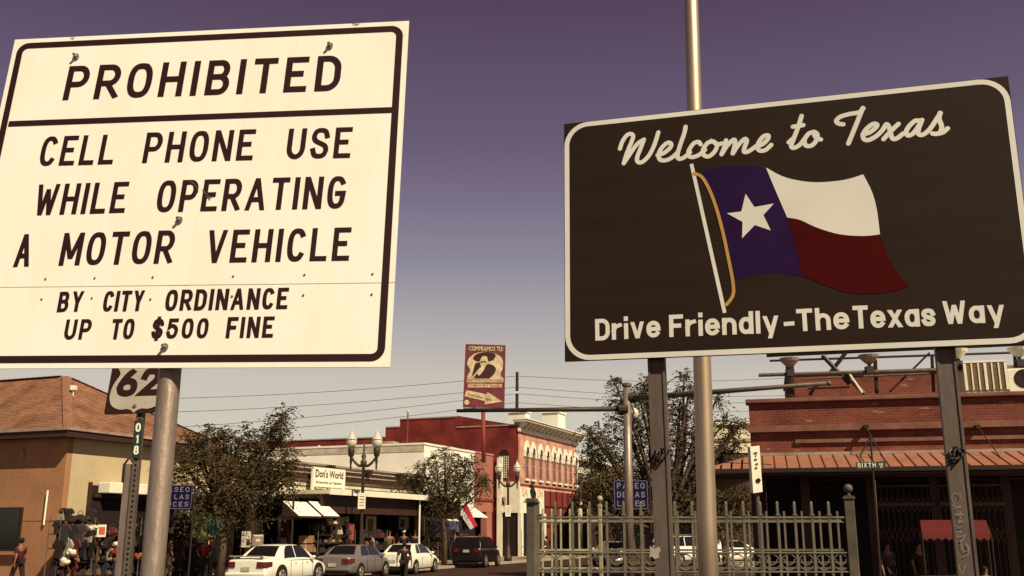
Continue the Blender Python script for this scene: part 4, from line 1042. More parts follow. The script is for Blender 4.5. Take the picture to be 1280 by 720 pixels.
m = MB(); q = P(793,517,YT+1.2); m.ball(tuple(q), .13, .13, .17); m.tube(q, q+Vector((-.2,-1.1,.1)), .03, n=6); part('camera_dome', m, M_globe, tp, smooth=True)

# ---------------------------------------------------------------- PASEO signs
def paseo(pxc, py0, py1, Y, w, label, tilt=0):
    b = P(pxc, 667, Y); z0, z1 = P(pxc, py1, Y).z, P(pxc, py0, Y).z; x0 = b.x
    t = thing('street_banner', label, 'sign', (x0, Y, 0), 'blue PASEO DE LAS LUCES signs')
    m = MB(); m.box(x0-w/2, x0+w/2, Y-.02, Y+.02, z0, z1); part('panel', m, M_bluesign, t)
    FTb = frame(Vector((x0-w/2, Y-.021, z0)), X, Z, Vector((0,-1,0))); h = z1-z0
    m = MB(FTb); rring(m, [(0,h),(w,h),(w,0),(0,0)], .02, .012, .04, .002); part('border', m, M_bluetext, t)
    for i, s_ in enumerate(('PASEO', 'DE LAS', 'LUCES')):
        m = MB(FTb); y0 = h*(.71-.30*i); xx0, xx1 = (w*.10, w*.90)
        word(m, s_, (xx0, y0), (xx1, y0), (xx0, y0+h*.19), .15, gap=.3, z=.004); part('lettering', m, M_bluetext, t, fix=False)
    m = MB(); m.tube((x0+w/2+.06, Y+.02, 0), (x0+w/2+.06, Y+.02, z1+.15), .035, n=10); part('pole', m, M_dark_metal, t)
    m = MB(); 
    for zz in (z0+.08, z1-.08): m.box(x0-w*.2, x0+w/2+.08, Y+.022, Y+.05, zz-.02, zz+.02)
    part('bracket', m, M_dark_metal, t)
paseo(790, 600, 637, 31, 1.06, 'blue PASEO DE LAS LUCES sign behind the twin arm pole near the centre')
paseo(216, 606, 636.5, 37, 1.22, 'blue PASEO DE LAS LUCES sign partly hidden by the near left pole')

# ---------------------------------------------------------------- corner brick building, right
ga = R(14); GU = Vector((math.cos(ga), -math.sin(ga), 0)); GN = Vector((-math.sin(ga), -math.cos(ga), 0))
G0 = P(941, 600, 28); G0.z = 0
def Gp(s, d, z): return G0+GU*s+GN*d+Z*z
def gbox(s0, s1, d0, d1, z0, z1, mb=None):
    mb = mb or MB(); return mb.hexa([Gp(s0,d0,z0),Gp(s1,d0,z0),Gp(s1,d1,z0),Gp(s0,d1,z0)], [Gp(s0,d0,z1),Gp(s1,d0,z1),Gp(s1,d1,z1),Gp(s0,d1,z1)])
def gz(px_, py_, d=0):
    p = hit(px_, py_, G0+GN*d, GN); q = p-G0; return q.dot(GU), p.z
cb = thing('corner_brick_building', 'low red brick corner building with a red metal awning and caged dark shopfront', 'building', G0)
zP1 = gz(960, 499)[1]; zP0 = gz(960, 504)[1]; zLg = gz(960, 536)[1]; zAw = gz(960, 569.5)[1]
SW = 16
part('wall', gbox(0, SW, -.35, 0, zAw-.6, zP0), M_brick_six, cb)
part('wall', gbox(0, .35, -14, -.35, 3.2, zP0), M_brick_six, cb)
part('parapet_cap', gbox(-.08, SW, -.45, .14, zP0, zP1), mat('brown_cap', (.20,.085,.06), .8, 0, .2, 2), cb, bevel=.02)
part('roof', gbox(.35, SW, -14, -.45, zP0-.45, zP0-.35), M_grey_trim, cb)
part('ledge', gbox(-.05, SW, 0, .16, zLg-.10, zLg+.07), mat('brown_cap', (.20,.085,.06), .8, 0, .2, 2), cb)
part('ledge', gbox(1.2, SW, 0, .08, zLg-.42, zLg-.32), mat('brown_cap', (.20,.085,.06), .8, 0, .2, 2), cb)
# conduit brackets on the wall
for px_ in (1081, 1219):
    s_, z_ = gz(px_, 535); m = MB(); m.tube(Gp(s_, .35, z_), Gp(s_+.35, 1.2, zAw-.35), .015, n=5); m.box(0,0,0,0,0,0) if False else None
    gbox(s_-.06, s_+.06, .1, .4, z_-.04, z_+.05, m); part('wall_light', m, M_dark_metal, cb)
# awning: sloped frame + seamed panels
AD = 2.0; zAe = gz(960, 586, AD)[1]
npn = 34; s_a = 0.0
def slope_pt(s, f, lift=0): return Gp(s, AD*f, zAw+(zAe-zAw)*f+lift)
w_p = .31
for i in range(npn):
    s0, s1 = s_a+i*w_p, s_a+i*w_p+w_p-.028
    m = MB(); m.hexa([slope_pt(s0,.03,-.03), slope_pt(s1,.03,-.03), slope_pt(s1,1,-.03), slope_pt(s0,1,-.03)], [slope_pt(s0,.03), slope_pt(s1,.03), slope_pt(s1,1), slope_pt(s0,1)])
    part('awning_panel', m, M_awn_metal, cb)
    m = MB(); m.hexa([slope_pt(s1+.002,.03,-.02), slope_pt(s1+.024,.03,-.02), slope_pt(s1+.024,1,-.02), slope_pt(s1+.002,1,-.02)], [slope_pt(s1+.002,.03,.022), slope_pt(s1+.024,.03,.022), slope_pt(s1+.024,1,.022), slope_pt(s1+.002,1,.022)])
    part('awning_seam', m, mat('awning_seam_dark', (.12,.03,.02), .6), cb)
# hip end to the left of the corner
AL = 1.35
nh = 5
for i in range(nh):
    f0, f1 = i/nh, (i+1)/nh-.04
    # triangle fan from corner top to the left eave
    a0 = Gp(-AL*f0, AD, zAe); a1 = Gp(-AL*f1, AD, zAe); top = Gp(-.0, .06, zAw)
    b0 = top.lerp(Gp(-AL, AD, zAe), f0); b1 = top.lerp(Gp(-AL, AD, zAe), f1)
    dn = Vector((0,0,-.03)); m = MB(); m.hexa([a0+dn, a1+dn, b1+dn, b0+dn], [a0, a1, b1, b0]); part('awning_panel', m, M_awn_metal, cb)
m = MB(); m.hexa([Gp(-AL,AD,zAe-.03), Gp(0,0,zAw-.03), Gp(0,-12,zAw-.03), Gp(-AL,-12,zAe-.03)], [Gp(-AL,AD,zAe), Gp(0,0,zAw), Gp(0,-12,zAw), Gp(-AL,-12,zAe)]); part('awning_side', m, M_awn_metal, cb)
part('awning_gutter', gbox(-AL, SW-5.4, AD, AD+.07, zAe-.10, zAe+.01), M_dark_metal, cb)
part('awning_soffit', gbox(-AL+.02, SW-5.4, .02, AD-.01, zAe-.16, zAe-.12), M_brown, cb)
part('flashing', gbox(0, SW, .0, .10, zAw-.02, zAw+.07), M_grey_trim, cb)
# dark shopfront, frames and folding gates
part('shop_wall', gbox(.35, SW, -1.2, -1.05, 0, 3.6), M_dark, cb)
part('shop_wall', gbox(.02, .34, -14, -.35, 0, 3.2), M_brown, cb)
part('ceiling', gbox(.35, SW, -1.05, -.35, 3.3, 3.35), M_brown, cb)
for px_ in (946, 1009, 1092, 1172, 1262):
    s_, _z = gz(px_, 650); part('pier', gbox(s_-.12, s_+.12, -.30, -.05, PV, zAe-.16), M_brown, cb)
M_gate = mat('folding_gate_steel', (.085,.045,.038), .6, .2)
def gate(px0_, px1_, pys, tag_):
    s0, _z = gz(px0_, 650); s1, _z = gz(px1_, 650)
    fr = part('gate_frame', gbox(s0, s1, -.03, .0, gz(1150,607.5)[1]-.02, gz(1150,606)[1]), M_gate, cb)
    m = MB(); n = int((s1-s0)/.14)
    for i in range(n+1): gbox(s0+(s1-s0)*i/n-.006, s0+(s1-s0)*i/n+.006, -.025, -.013, .3, gz(1150,607)[1], m)
    part('gate_bars', m, M_gate, fr, kind='stuff')
    for (ya, yb_) in pys:
        za, zb = gz(1150, ya)[1], gz(1150, yb_)[1]; m = MB(); w = .27; n2 = int((s1-s0)/w)
        for i in range(n2):
            for (p, q) in (((i, zb), (i+.5, za)), ((i+.5, za), (i+1, zb)), ((i, za), (i+.5, zb)), ((i+.5, zb), (i+1, za))):
                m.tube(Gp(s0+p[0]*w, .0, p[1]), Gp(s0+q[0]*w, .0, q[1]), .011, n=4)
        part('lattice', m, M_gate, fr, kind='stuff')
    part('gate_rail', gbox(s0, s1, -.03, .01, gz(1150,632.5)[1], gz(1150,628.5)[1]), M_gate, fr)
gate(1097, 1170, ((622,640),(660,678)), 'a'); gate(1176, 1260, ((622,640),(660,678)), 'b')
# set-back upper storey
ub = thing('upper_brick_storey', 'set back upper red brick storey behind the corner parapet, under the billboard frame', 'building', Gp(2, -4, zP0))
s0_, zu = gz(983, 463, -4); 
part('wall', gbox(s0_, SW, -8, -4, zP0-.4, gz(1100, 464, -4)[1]), M_brick_six, ub)
part('wall_cap', gbox(s0_-.05, SW, -8, -3.94, gz(1100,464,-4)[1], gz(1100,462.5,-4)[1]), M_grey_trim, ub)
m = MB()
# billboard frame
bf = thing('billboard_frame', 'dark steel billboard frame of pipes, cross braces and lamps on the brick roof', 'billboard frame', Gp(2, -2, zP0))
def gt(m, pa, pb_, r, d=-2.0, d2=None):
    a_ = hit(pa[0], pa[1], G0+GN*d, GN); b_ = hit(pb_[0], pb_[1], G0+GN*(d if d2 is None else d2), GN); m.tube(a_, b_, r, n=8)
def gm(name, segs, mt, **k):
    for sgm in segs: m = MB(); gt(m, *sgm, **k); part(name, m, mt, bf)
gm('catwalk_pipe', [((948,469),(1290,459),.055)], M_galv_dull, d=-1.6)
gm('steel_beam', [((958,443),(1290,428),.09), ((962,451),(1290,440),.035)], M_dark_metal, d=-2.3)
gm('brace', [((1028,444),(1062,480),.07), ((1057,441),(1038,466),.06)], M_dark_metal, d=-2.2)
gm('brace', [((1055,467),(1081,492),.06)], M_dark_metal, d=-1.7)
gm('brace', [((1062,468),(1078,491),.032)], M_whitetrim, d=-1.5)
gm('brace', [((1162,441),(1112,490),.03), ((1022,479),(1012,494),.05)], M_dark_metal, d=-2.0)
gm('stanchion', [((987,450),(988,496),.13), ((1094,450),(1096,492),.06), ((1165,446),(1167,490),.05), ((1268,436),(1270,470),.05)], M_dark_metal, d=-2.0)
gm('pipe', [((1000,474),(1180,466),.03), ((1010,486),(1062,484),.03)], M_galv_dull, d=-1.9)
for px_, py_ in ((987,453),(1086,449),(1197,442),(1273,440)):
    q = hit(px_, py_, G0+GN*-1.6, GN); m = MB(); m.lathe(q, [(.30,.12),(.26,.04),(.14,-.09),(.05,-.16)], 12); part('flood_lamp', m, M_whitetrim if px_ > 1100 else M_grey_trim, bf)
    m = MB(); m.tube(q-Z*.14, q-Z*.42, .05, n=6); m.box(q.x-.12,q.x+.1,q.y-.1,q.y+.1,q.z-.42,q.z-.22); part('lamp_bracket', m, M_dark_metal, bf)
# evaporative cooler
s0, zc0 = gz(1209, 488, -1.2); s1, zc1_ = gz(1256, 452, -1.2)
ec = thing('rooftop_cooler', 'cream louvred cooler box with vertical ribs on the corner building roof', 'rooftop cooler', Gp(s0, -1.2, zP0))
part('case', gbox(s0, s1, -2.2, -1.25, zc0-.1, zc1_), M_creamy, ec)
for i in range(7):
    s_ = s0+(s1-s0)*i/6; wd = .035 if i in (0, 3, 6) else .018
    part('rib', gbox(s_-wd, s_+wd, -1.25, -1.19, zc0, zc1_), M_whitetrim, ec)
M_louv = mat('louvre_tan', (.22,.14,.07), .8)
for i in range(6):
    sa, sb2 = s0+(s1-s0)*i/6+.035, s0+(s1-s0)*(i+1)/6-.035; m = MB()
    for k_ in range(14):
        z_ = zc0+.04+(zc1_-zc0-.1)*k_/14; m.hexa([Gp(sa,-1.25,z_),Gp(sb2,-1.25,z_),Gp(sb2,-1.21,z_-.02),Gp(sa,-1.21,z_-.02)], [Gp(sa,-1.25,z_+.03),Gp(sb2,-1.25,z_+.03),Gp(sb2,-1.21,z_+.0),Gp(sa,-1.21,z_+.0)])
    part('louvre', m, M_louv, ec, kind='stuff')
part('top_rail', gbox(s0-.04, s1+.04, -2.22, -1.18, zc1_, zc1_+.06), M_whitetrim, ec)
s0, zc0 = gz(1262, 486, -1.2); s1, zc1_ = gz(1300, 459, -1.2)
e2 = thing('rooftop_cooler', 'white rooftop fan box at the right edge beside the louvred cooler', 'rooftop cooler', Gp(s0, -1.2, zP0))
part('case', gbox(s0, s1, -2.1, -1.25, zc0-.1, zc1_), M_whitetrim, e2, bevel=.03)
FTe = frame(Gp((s0+s1)/2, -1.25, (zc0+zc1_)/2), GU, Z, GN); m = MB(FTe); m.lathe((0,0,0), [(.26,0),(.26,.02),(.22,.025),(.05,.01)], 18); part('fan_opening', m, M_dark, e2)
# red canopy vendor cart under the awning
YV = 24.2
vc = thing('vendor_cart', 'street cart under a bright red cloth canopy in front of the caged shopfront', 'cart', (P(1194,700,YV).x, YV, 0))
c1, c2, c3, c4 = P(1150,650,YV+.7), P(1232,650,YV+.7), P(1239,667,YV-.5), P(1152.5,667,YV-.5)
m = MB(); th_ = Vector((0,0,-.03)); m.hexa([c4+th_, c3+th_, c2+th_, c1+th_], [c4, c3, c2, c1]); part('canopy', m, mat('red_canvas', (.10,.008,.010), .8, 0, .15, 3), vc)
m = MB(); n = 9
for i in range(n):
    a_ = c4.lerp(c3, i/n); b_ = c4.lerp(c3, (i+1)/n); md = a_.lerp(b_, .5); dz_ = Z*.12
    m.add([a_+th_, b_+th_, b_-dz_*.8, md-dz_*1.3, a_-dz_*.8], [(0,1,2,3,4)])
part('valance', m, mat('red_canvas', (.10,.008,.010), .8, 0, .15, 3), vc)
for c_ in (c1, c2, c3, c4): m = MB(); m.tube((c_.x, c_.y, .0), c_, .018, n=6); part('canopy_post', m, M_dark_metal, vc)
m = MB(); m.box(c4.x+.1, c3.x-.1, YV-.4, YV+.6, .35, .95); part('box_body', m, M_brown, vc, bevel=.03)
for sg_ in (-1, 1): m = MB(); m.lathe((vc.location.x+sg_*.0+(-.5 if sg_ < 0 else .5), YV-.44, .3), [(.3,-.03),(.3,.03)], 20, 1); part('wheel', m, M_tyre, vc)

# SIXTH street name sign
YS = 22
sx6 = P(1090, 667, YS)
s6 = thing('street_name_sign', 'dark green SIXTH street name plate on a thin dark pole before the red awning', 'street sign', (sx6.x+.1, YS, 0))
a_, b_ = P(1070.5,587,YS), P(1106.5,576.5,YS)
m = MB(); m.hexa([(a_.x,YS-.01,a_.z),(b_.x,YS-.01,a_.z+.03),(b_.x,YS+.01,a_.z+.03),(a_.x,YS+.01,a_.z)], [(a_.x,YS-.01,b_.z-.03),(b_.x,YS-.01,b_.z),(b_.x,YS+.01,b_.z),(a_.x,YS+.01,b_.z-.03)]); part('plate', m, M_greenplate, s6)
FT6 = frame(Vector((a_.x, YS-.011, a_.z)), X, Z, Vector((0,-1,0))); wS, hS = b_.x-a_.x, b_.z-a_.z-.03
m = MB(FT6); word(m, 'SIXTH', (.03,.045), (wS*.66,.055), (.03,.045+hS*.62), .17, gap=.26, z=.002); part('lettering', m, M_sign_letter, s6, fix=False)
small_text(s6, 'AVE', FT6, wS*.76, hS*.60, .07, .003, M_sign_letter, wS*.15); small_text(s6, 'ST', FT6, wS*.80, hS*.25, .06, .003, M_sign_letter, wS*.10)
m = MB(); m.tube((P(1096,667,YS).x, YS+.03, 0), P(1088,545,YS+.03), .03, .022, 8); part('pole', m, M_dark_metal, s6)
m = MB(); m.tube((P(1101,667,YS).x, YS+.3, 0), P(1093,600,YS+.3), .022, n=8); part('pole', m, M_galv_dull, s6)
m = MB(); m.tube(P(1088,545,YS), P(1075,570,YS), .015, n=6); m.tube(P(1075,570,YS), P(1085,585,YS), .012, n=6); part('bracket', m, M_dark_metal, s6)

# pedestrian/parking box sign
YQ = 15
qs = thing('post_box_sign', 'narrow white two faced sign box tilted on a post, left of the brick corner', 'sign', (P(946,667,YQ).x, YQ, 0))
a_, b_ = P(937,617,YQ), P(951,556,YQ)
A0, A1, B0_, B1_ = P(941.5,617,YQ-.10), P(953.5,615,YQ-.02), P(938,616,YQ+.10), None
lean_ = P(949.5,557,YQ-.12)-A1
A1t = A1+lean_; A0t = A0+lean_; B0t = B0_+lean_
m = MB(); dp_ = Vector((.0,.18,0)); m.hexa([A0, A1, A1+dp_, B0_], [A0t, A1t, A1t+dp_, B0t]); part('box', m, M_whitetrim, qs, bevel=.008)
FTq = frame(A0+Vector((0,-.004,0)), (A1-A0).normalized(), lean_.normalized(), (A1-A0).normalized().cross(lean_.normalized())); wq, hq = (A1-A0).length, lean_.length
m = MB(FTq); m.prism([(wq*.35,hq*.22),(wq*.6,hq*.22),(wq*.6,hq*.19),(wq*.85,hq*.26),(wq*.6,hq*.33),(wq*.6,hq*.30),(wq*.35,hq*.30)], .006, .010); part('arrow', m, M_black_ink, qs)
for (ya_, xa_, xb_) in ((.84,.3,.7),(.78,.42,.58),(.70,.3,.62),(.60,.4,.7),(.52,.32,.6)):
    m = MB(FTq); m.prism([(wq*xa_,hq*ya_),(wq*xb_,hq*ya_),(wq*(xb_-.03),hq*(ya_+.035)),(wq*(xa_+.02),hq*(ya_+.035))], .006, .009); part('print', m, M_galv_dull, qs)
m = MB(); m.tube((P(949,667,YQ).x+.02, YQ+.05, 0), P(946.5,617,YQ+.05), .03, n=10); part('pole', m, M_galv_dull, qs)

# ---------------------------------------------------------------- trees
def tree(name, label, base, tips, th, cr_, dens, leafs, mt=M_leaf, seed=1, grp='street trees', frond=True, trunkr=.13, droop=.75):
    rng = np.random.RandomState(seed); base = Vector(base)
    t = thing(name, label, 'tree', base, grp)
    fork = base+Z*th+Vector((rng.uniform(-.15,.15), 0, 0))
    m = MB(); m.path([base, base.lerp(fork, .5)+Vector((.06,0,0)), fork], [trunkr*1.25, trunkr, trunkr*.85], 10); part('trunk', m, M_bark, t, smooth=True)
    lm = MB(); tw = MB(); cen = []
    for (c, r) in tips:
        c = Vector(c); mid = fork.lerp(c, .5)+Vector(rng.normal(0, .12, 3))
        pts = [Vector(p) for p in cat([tuple(fork), tuple(mid), tuple(c)], 4)]
        n_ = len(pts); lm.path(pts, [trunkr*.6*(1-i/n_)+.02 for i in range(n_)], 6)
        k_ = int(dens*r*r*34)+22
        dirs = rng.normal(0, 1, (k_, 3)); dirs /= np.linalg.norm(dirs, axis=1)[:, None]
        rad = r*rng.uniform(.1, 1.0, k_)**.6
        ends = np.array(c)+dirs*rad[:, None]*np.array([1, 1, .85])
        for e in ends[::9]: tw.path([c, c.lerp(Vector(e), .5)+Vector(rng.normal(0,.05,3)), Vector(e)], [.018,.012,.006], 4)
        cen.append(np.hstack([ends, dirs]))
    for b_ in (lm,): part('limbs', b_, M_bark, t, smooth=True)
    part('twigs', tw, M_bark, t, kind='stuff')
    cen = np.vstack(cen)
    # fronds: drooping curves carrying paired leaflets
    n = len(cen); nl = leafs
    out_ = cen[:, 3:6].copy(); out_[:, 2] += rng.uniform(-.2, .5, n); out_ += rng.normal(0, .45, (n, 3)); out_ /= np.linalg.norm(out_, axis=1)[:, None]
    V_ = []; 
    L_ = rng.uniform(.30, 1.0, n)
    for k_ in range(nl):
        s_ = (k_+.5)/nl
        p = cen[:, :3]+out_*(L_*s_)[:, None]; p[:, 2] -= droop*L_*s_*s_
        side = np.cross(out_, [0,0,1]); side /= (np.linalg.norm(side, axis=1)[:, None]+1e-6)
        sgn = 1 if k_ % 2 else -1
        d_ = side*sgn*.8+out_*.5+rng.normal(0, .25, (n, 3)); d_[:, 2] -= .35; d_ /= np.linalg.norm(d_, axis=1)[:, None]
        w_ = np.cross(d_, rng.normal(0, 1, (n, 3))); w_ /= (np.linalg.norm(w_, axis=1)[:, None]+1e-6)
        ll_ = (cr_*rng.uniform(.7, 1.3, n))[:, None]; ww = ll_*.22
        V_.append(np.stack([p, p+d_*ll_*.5+w_*ww, p+d_*ll_, p+d_*ll_*.5-w_*ww], 1))
    V_ = np.concatenate(V_).reshape(-1, 3)-np.array(base)
    nf = len(V_)//4; me = bpy.data.meshes.new('crown')
    me.vertices.add(len(V_)); me.vertices.foreach_set('co', V_.astype(np.float32).ravel())
    me.loops.add(nf*4); me.loops.foreach_set('vertex_index', np.arange(nf*4, dtype=np.int32))
    me.polygons.add(nf); me.polygons.foreach_set('loop_start', np.arange(nf, dtype=np.int32)*4); me.polygons.foreach_set('loop_total', np.full(nf, 4, dtype=np.int32))
    me.materials.append(mt); me.update(calc_edges=True); me.validate()
    o = bpy.data.objects.new('crown', me); COL.objects.link(o); o.parent = t; WL[o.name] = base
    print('leaves', label[:30], nf)
def tipsat(lst, Y, seed=0):
    rr = random.Random(seed); return [(tuple(P(x, y, Y+rr.uniform(-.8,.8))), r/1278*Y) for x, y, r in lst]
q = Fp(tF(278,3.7), 3.7, PV)
tree('street_tree', 'feathery dark tree with an upward spray of leaves, leftmost beside the near grey pole', q,
     tipsat([(228,578,20),(246,560,13),(236,549,5),(258,542,7),(254,556,8),(272,540,7),(280,545,8),(290,556,13),(266,575,22),(240,600,22),(300,550,8),(306,541,5),(318,590,20),(296,598,22),(270,612,24),(316,565,12),(325,553,9),(334,543,8),(342,533,6),(349,524,5),(354,516,3.5),(352,540,6),(346,556,9),(340,588,15),(356,586,7),(364,580,5),(230,622,14),(318,612,18),(290,628,18),(335,612,12),(348,605,9),(360,600,6),(258,628,14),(300,640,10),(278,640,10),(360,565,4)], q.y, 1), 2.4, .125, 4.8, 12, seed=3, trunkr=.15)
q = Fp(tF(556,3.7), 3.7, PV)
tree('street_tree', 'rounded dark tree between the low shop row and the salmon shop', q,
     tipsat([(518,600,11),(508,597,5),(530,588,12),(545,577,9),(556,567,5),(565,575,9),(582,585,12),(560,595,18),(538,608,17),(578,608,16),(597,595,7),(603,610,5),(514,612,7),(560,622,15),(533,622,10),(580,616,6),(557,640,8),(508,604,4),(590,578,5),(606,600,3),(548,632,7)], q.y, 2), 2.6, .13, 5.6, 12, seed=5, trunkr=.13)
q = P(826, 667, 44); q.z = 0
tree('street_tree', 'large dark tree behind the twin arm pole and the left square post', q,
     tipsat([(745,545,13),(735,539,5),(758,560,18),(780,530,20),(775,500,12),(769,479,4),(800,500,16),(812,485,9),(805,478,7),(830,520,22),(850,500,13),(862,487,8),(858,520,20),(800,545,24),(770,585,24),(745,600,16),(800,590,26),(835,560,26),(865,555,22),(890,560,16),(905,528,8),(895,500,6),(912,545,5),(922,556,4),(918,535,4),(927,530,3),(902,570,12),(880,590,20),(840,600,26),(760,625,20),(800,630,24),(840,635,22),(875,625,20),(740,570,12),(728,625,10),(760,650,14),(855,470,4),(820,490,8)], q.y, 3), 2.0, .135, 4.0, 12, seed=8, trunkr=.22)
q = P(790, 667, 56); q.z = 0
tree('street_tree', 'dark leafy tree filling the gap right of the pale building', q,
     tipsat([(745,600,14),(765,610,16),(785,600,18),(750,630,14),(775,630,18),(800,615,20),(820,600,20),(845,610,20),(870,600,20),(740,580,8),(900,610,14)], q.y, 4), 2.2, .16, 4.0, 10, seed=9, trunkr=.2)
q = P(905, 667, 50); q.z = 0
tree('street_tree', 'dark low tree just left of the red awning corner', q,
     tipsat([(880,630,14),(900,615,16),(915,628,16),(928,640,14),(895,650,16),(910,600,8),(875,600,12),(935,625,12),(940,650,14),(915,655,14),(948,605,9),(925,605,9)], q.y, 5), 2.0, .14, 4.0, 10, seed=11, trunkr=.15)
#@@VEH
# ---------------------------------------------------------------- far right backdrop buildings behind the trees
fr_ = thing('far_tan_building', 'distant cream building showing between the dark trees and the brick corner', 'building', (P(925,667,75).x, 75, 0))
m = MB(); x0_, x1_ = P(893,600,75).x, P(945,600,75).x; m.box(x0_, x1_+3, 75, 84, P(920,566,75).z, P(920,531,75).z); part('wall', m, M_creamy, fr_)
m = MB(); m.box(x0_+.1, x1_+2.9, 75.1, 84, 0, P(920,566,75).z-.003); part('lower_wall', m, M_brown, fr_)  # dark brown stands in for shade under the awning corner
m = MB(); m.box(x0_-.2, x1_+3, 74.8, 84, P(920,531,75).z, P(920,528,75).z); part('parapet_cap', m, M_whitetrim, fr_)
m = MB(); m.box(x0_, x1_+3, 74.9, 74.97, P(920,552,75).z, P(920,548,75).z); part('window_band', m, M_grey_trim, fr_)
fb_ = thing('far_dark_building', 'dim low brown building across the street behind the fence and trees', 'building', (P(820,667,80).x, 80, 0))
m = MB(); m.box(P(738,600,80).x, P(905,600,80).x, 80, 90, 0, P(800,600,80).z); part('wall', m, M_brown, fb_)
m = MB(); m.box(P(738,600,80).x, P(905,600,80).x, 79.8, 90, P(800,600,80).z, P(800,597,80).z); part('parapet_cap', m, M_grey_trim, fb_)
for i in range(8):
    x_ = P(745+i*20,600,80).x; m = MB(); m.box(x_, x_+.9, 79.93, 79.99, .5, 2.4); w0 = part('window', m, M_glass, fb_)

# ---------------------------------------------------------------- vehicles
def car(cx, cy, head, spec, label, catg='car'):
    """heading = angle from +Y toward +X; local x forward, y left"""
    f = Vector((math.sin(head), math.cos(head), 0)); l = Vector((-math.cos(head), math.sin(head), 0))
    T = frame(Vector((cx, cy, 0)), f, l, Z)
    t = thing('parked_car', label, catg, (cx, cy, 0), 'cars parked along the kerb')
    Lh, Wd, belt, roof = spec['L']/2, spec['W']/2, spec['belt'], spec['roof']; pm = spec['paint']
    xs = spec['xs']; # (x frac, halfwidth frac, z low, z top)
    rings = []
    for xf_, wf, zl, zt in xs:
        w = Wd*wf; x = Lh*xf_
        prof = [(w*.90, zl), (w*.985, zl+.10), (w*1.0, zl+(zt-zl)*.45), (w*.985, zt-(zt-zl)*.22), (w*.93, zt-.05), (w*.80, zt-.008), (w*.4, zt+.02), (0, zt+.026)]
        rings.append([(x, y, z) for y, z in prof]+[(x, -y, z) for y, z in reversed(prof[:-1])])
    # interpolate along length for smoothness
    n = len(rings[0]); m = MB(T); R_ = []
    for k in range(n):
        R_.append(cat([r[k] for r in rings], 3))
    rows_ = len(R_[0]); vs = [R_[k][i] for i in range(rows_) for k in range(n)]
    fs = [(i*n+k, i*n+k+1, (i+1)*n+k+1, (i+1)*n+k) for i in range(rows_-1) for k in range(n-1)]
    fs += [(i*n+n-1, i*n, (i+1)*n, (i+1)*n+n-1) for i in range(rows_-1)]
    fs += [tuple(range(n-1, -1, -1)), tuple((rows_-1)*n+k for k in range(n))]
    m.add(vs, fs); part('body', m, pm, t, smooth=True)
    # cabin: a smooth shell; glass patches follow it 8 mm proud
    gx = spec['gx']; wb_, wt_ = Wd*.92, Wd*spec.get('tuck', .68)
    xb0, xt0, xt1, xb1 = [Lh*v for v in gx]; H_ = roof-belt
    rl = cat([(xb0, 0), (xb0+(xt0-xb0)*.55, .60), (xt0, .93), (xt0*.5+xt1*.5+.05, 1.0), (xt1, .94), (xb1-(xb1-xt1)*.5, .55), (xb1, 0)], 6)
    def hx(x):
        for (xa, ya), (xb, yb) in zip(rl, rl[1:]):
            if xa <= x <= xb: return H_*max(.0, ya+(yb-ya)*(x-xa)/max(1e-6, xb-xa))
        return 0
    PF = cat([(0, 0), (.35, .34), (.75, .72), (1.0, .93), (1.35, 1.0), (2.0, 1.015)], 4)   # (inward fraction, height fraction)
    def Sf(x, v, off=0):
        h = hx(x); vi = v*(len(PF)-1); a_ = int(min(vi, len(PF)-2)); f_ = vi-a_
        q = PF[a_][0]+(PF[a_+1][0]-PF[a_][0])*f_; zf_ = PF[a_][1]+(PF[a_+1][1]-PF[a_][1])*f_
        wtop = wb_+(wt_-wb_)*(h/H_)
        y = wb_+(wtop-wb_)*q if q <= 1 else wtop*(2-q)
        return y, belt-.04+(h+.04)*zf_
    def Sp(x, v, side, off=0):
        y, z = Sf(x, v)
        if off:
            e = .02; y2, z2 = Sf(x, min(1, v+e)); y1, z1 = Sf(x, max(0, v-e)); yx, zx = Sf(x+.03, v); y0, z0 = Sf(x-.03, v)
            tv = Vector((0, y2-y1, z2-z1)); tx = Vector((.06, yx-y0, zx-z0)); n_ = tx.cross(tv)
            if n_.z < 0 or (abs(n_.z) < 1e-6 and n_.y < 0): n_ = -n_
            n_.normalize(); return (x+n_.x*off, side*(y+n_.y*off), z+n_.z*off)
        return (x, side*y, z)
    m = MB(T); NX, NV = 30, 16; vs = []
    for i_ in range(NX+1):
        x = xb0+(xb1-xb0)*i_/NX
        vs += [Sp(x, k_/NV, 1) for k_ in range(NV+1)]+[Sp(x, 1-k_/NV, -1) for k_ in range(1, NV+1)]
    M2 = 2*NV+1
    m.add(vs, [(i_*M2+k_, i_*M2+k_+1, (i_+1)*M2+k_+1, (i_+1)*M2+k_) for i_ in range(NX) for k_ in range(M2-1)])
    part('cabin', m, pm, t, smooth=True)
    def patch(name, xa0, xa1, xb0_, xb1_, v0, v1, sides=(1, -1), join=False):
        # x-range at v0 is xa0..xa1 and at v1 xb0_..xb1_
        nx, nv = 8, 6
        for side in sides:
            m = MB(T); vs = []
            for k_ in range(nv+1):
                f_ = k_/nv; v = v0+(v1-v0)*f_
                for i_ in range(nx+1):
                    xa = xa0+(xb0_-xa0)*f_**1.5; xb = xa1+(xb1_-xa1)*f_**1.5; vs.append(Sp(xa+(xb-xa)*i_/nx, v, side, .009))
            m.add(vs, [(k_*(nx+1)+i_, k_*(nx+1)+i_+1, (k_+1)*(nx+1)+i_+1, (k_+1)*(nx+1)+i_) for k_ in range(nv) for i_ in range(nx)])
            part(name, m, M_glass, t, smooth=True)
    mid_ = (xt0+xt1)/2+(.0 if spec.get('doors', 4) == 4 else -.25)
    patch('side_window', xb0+.30+.25*(xt0-xb0), mid_-.035, xt0+.10, mid_-.035, .10, .60)
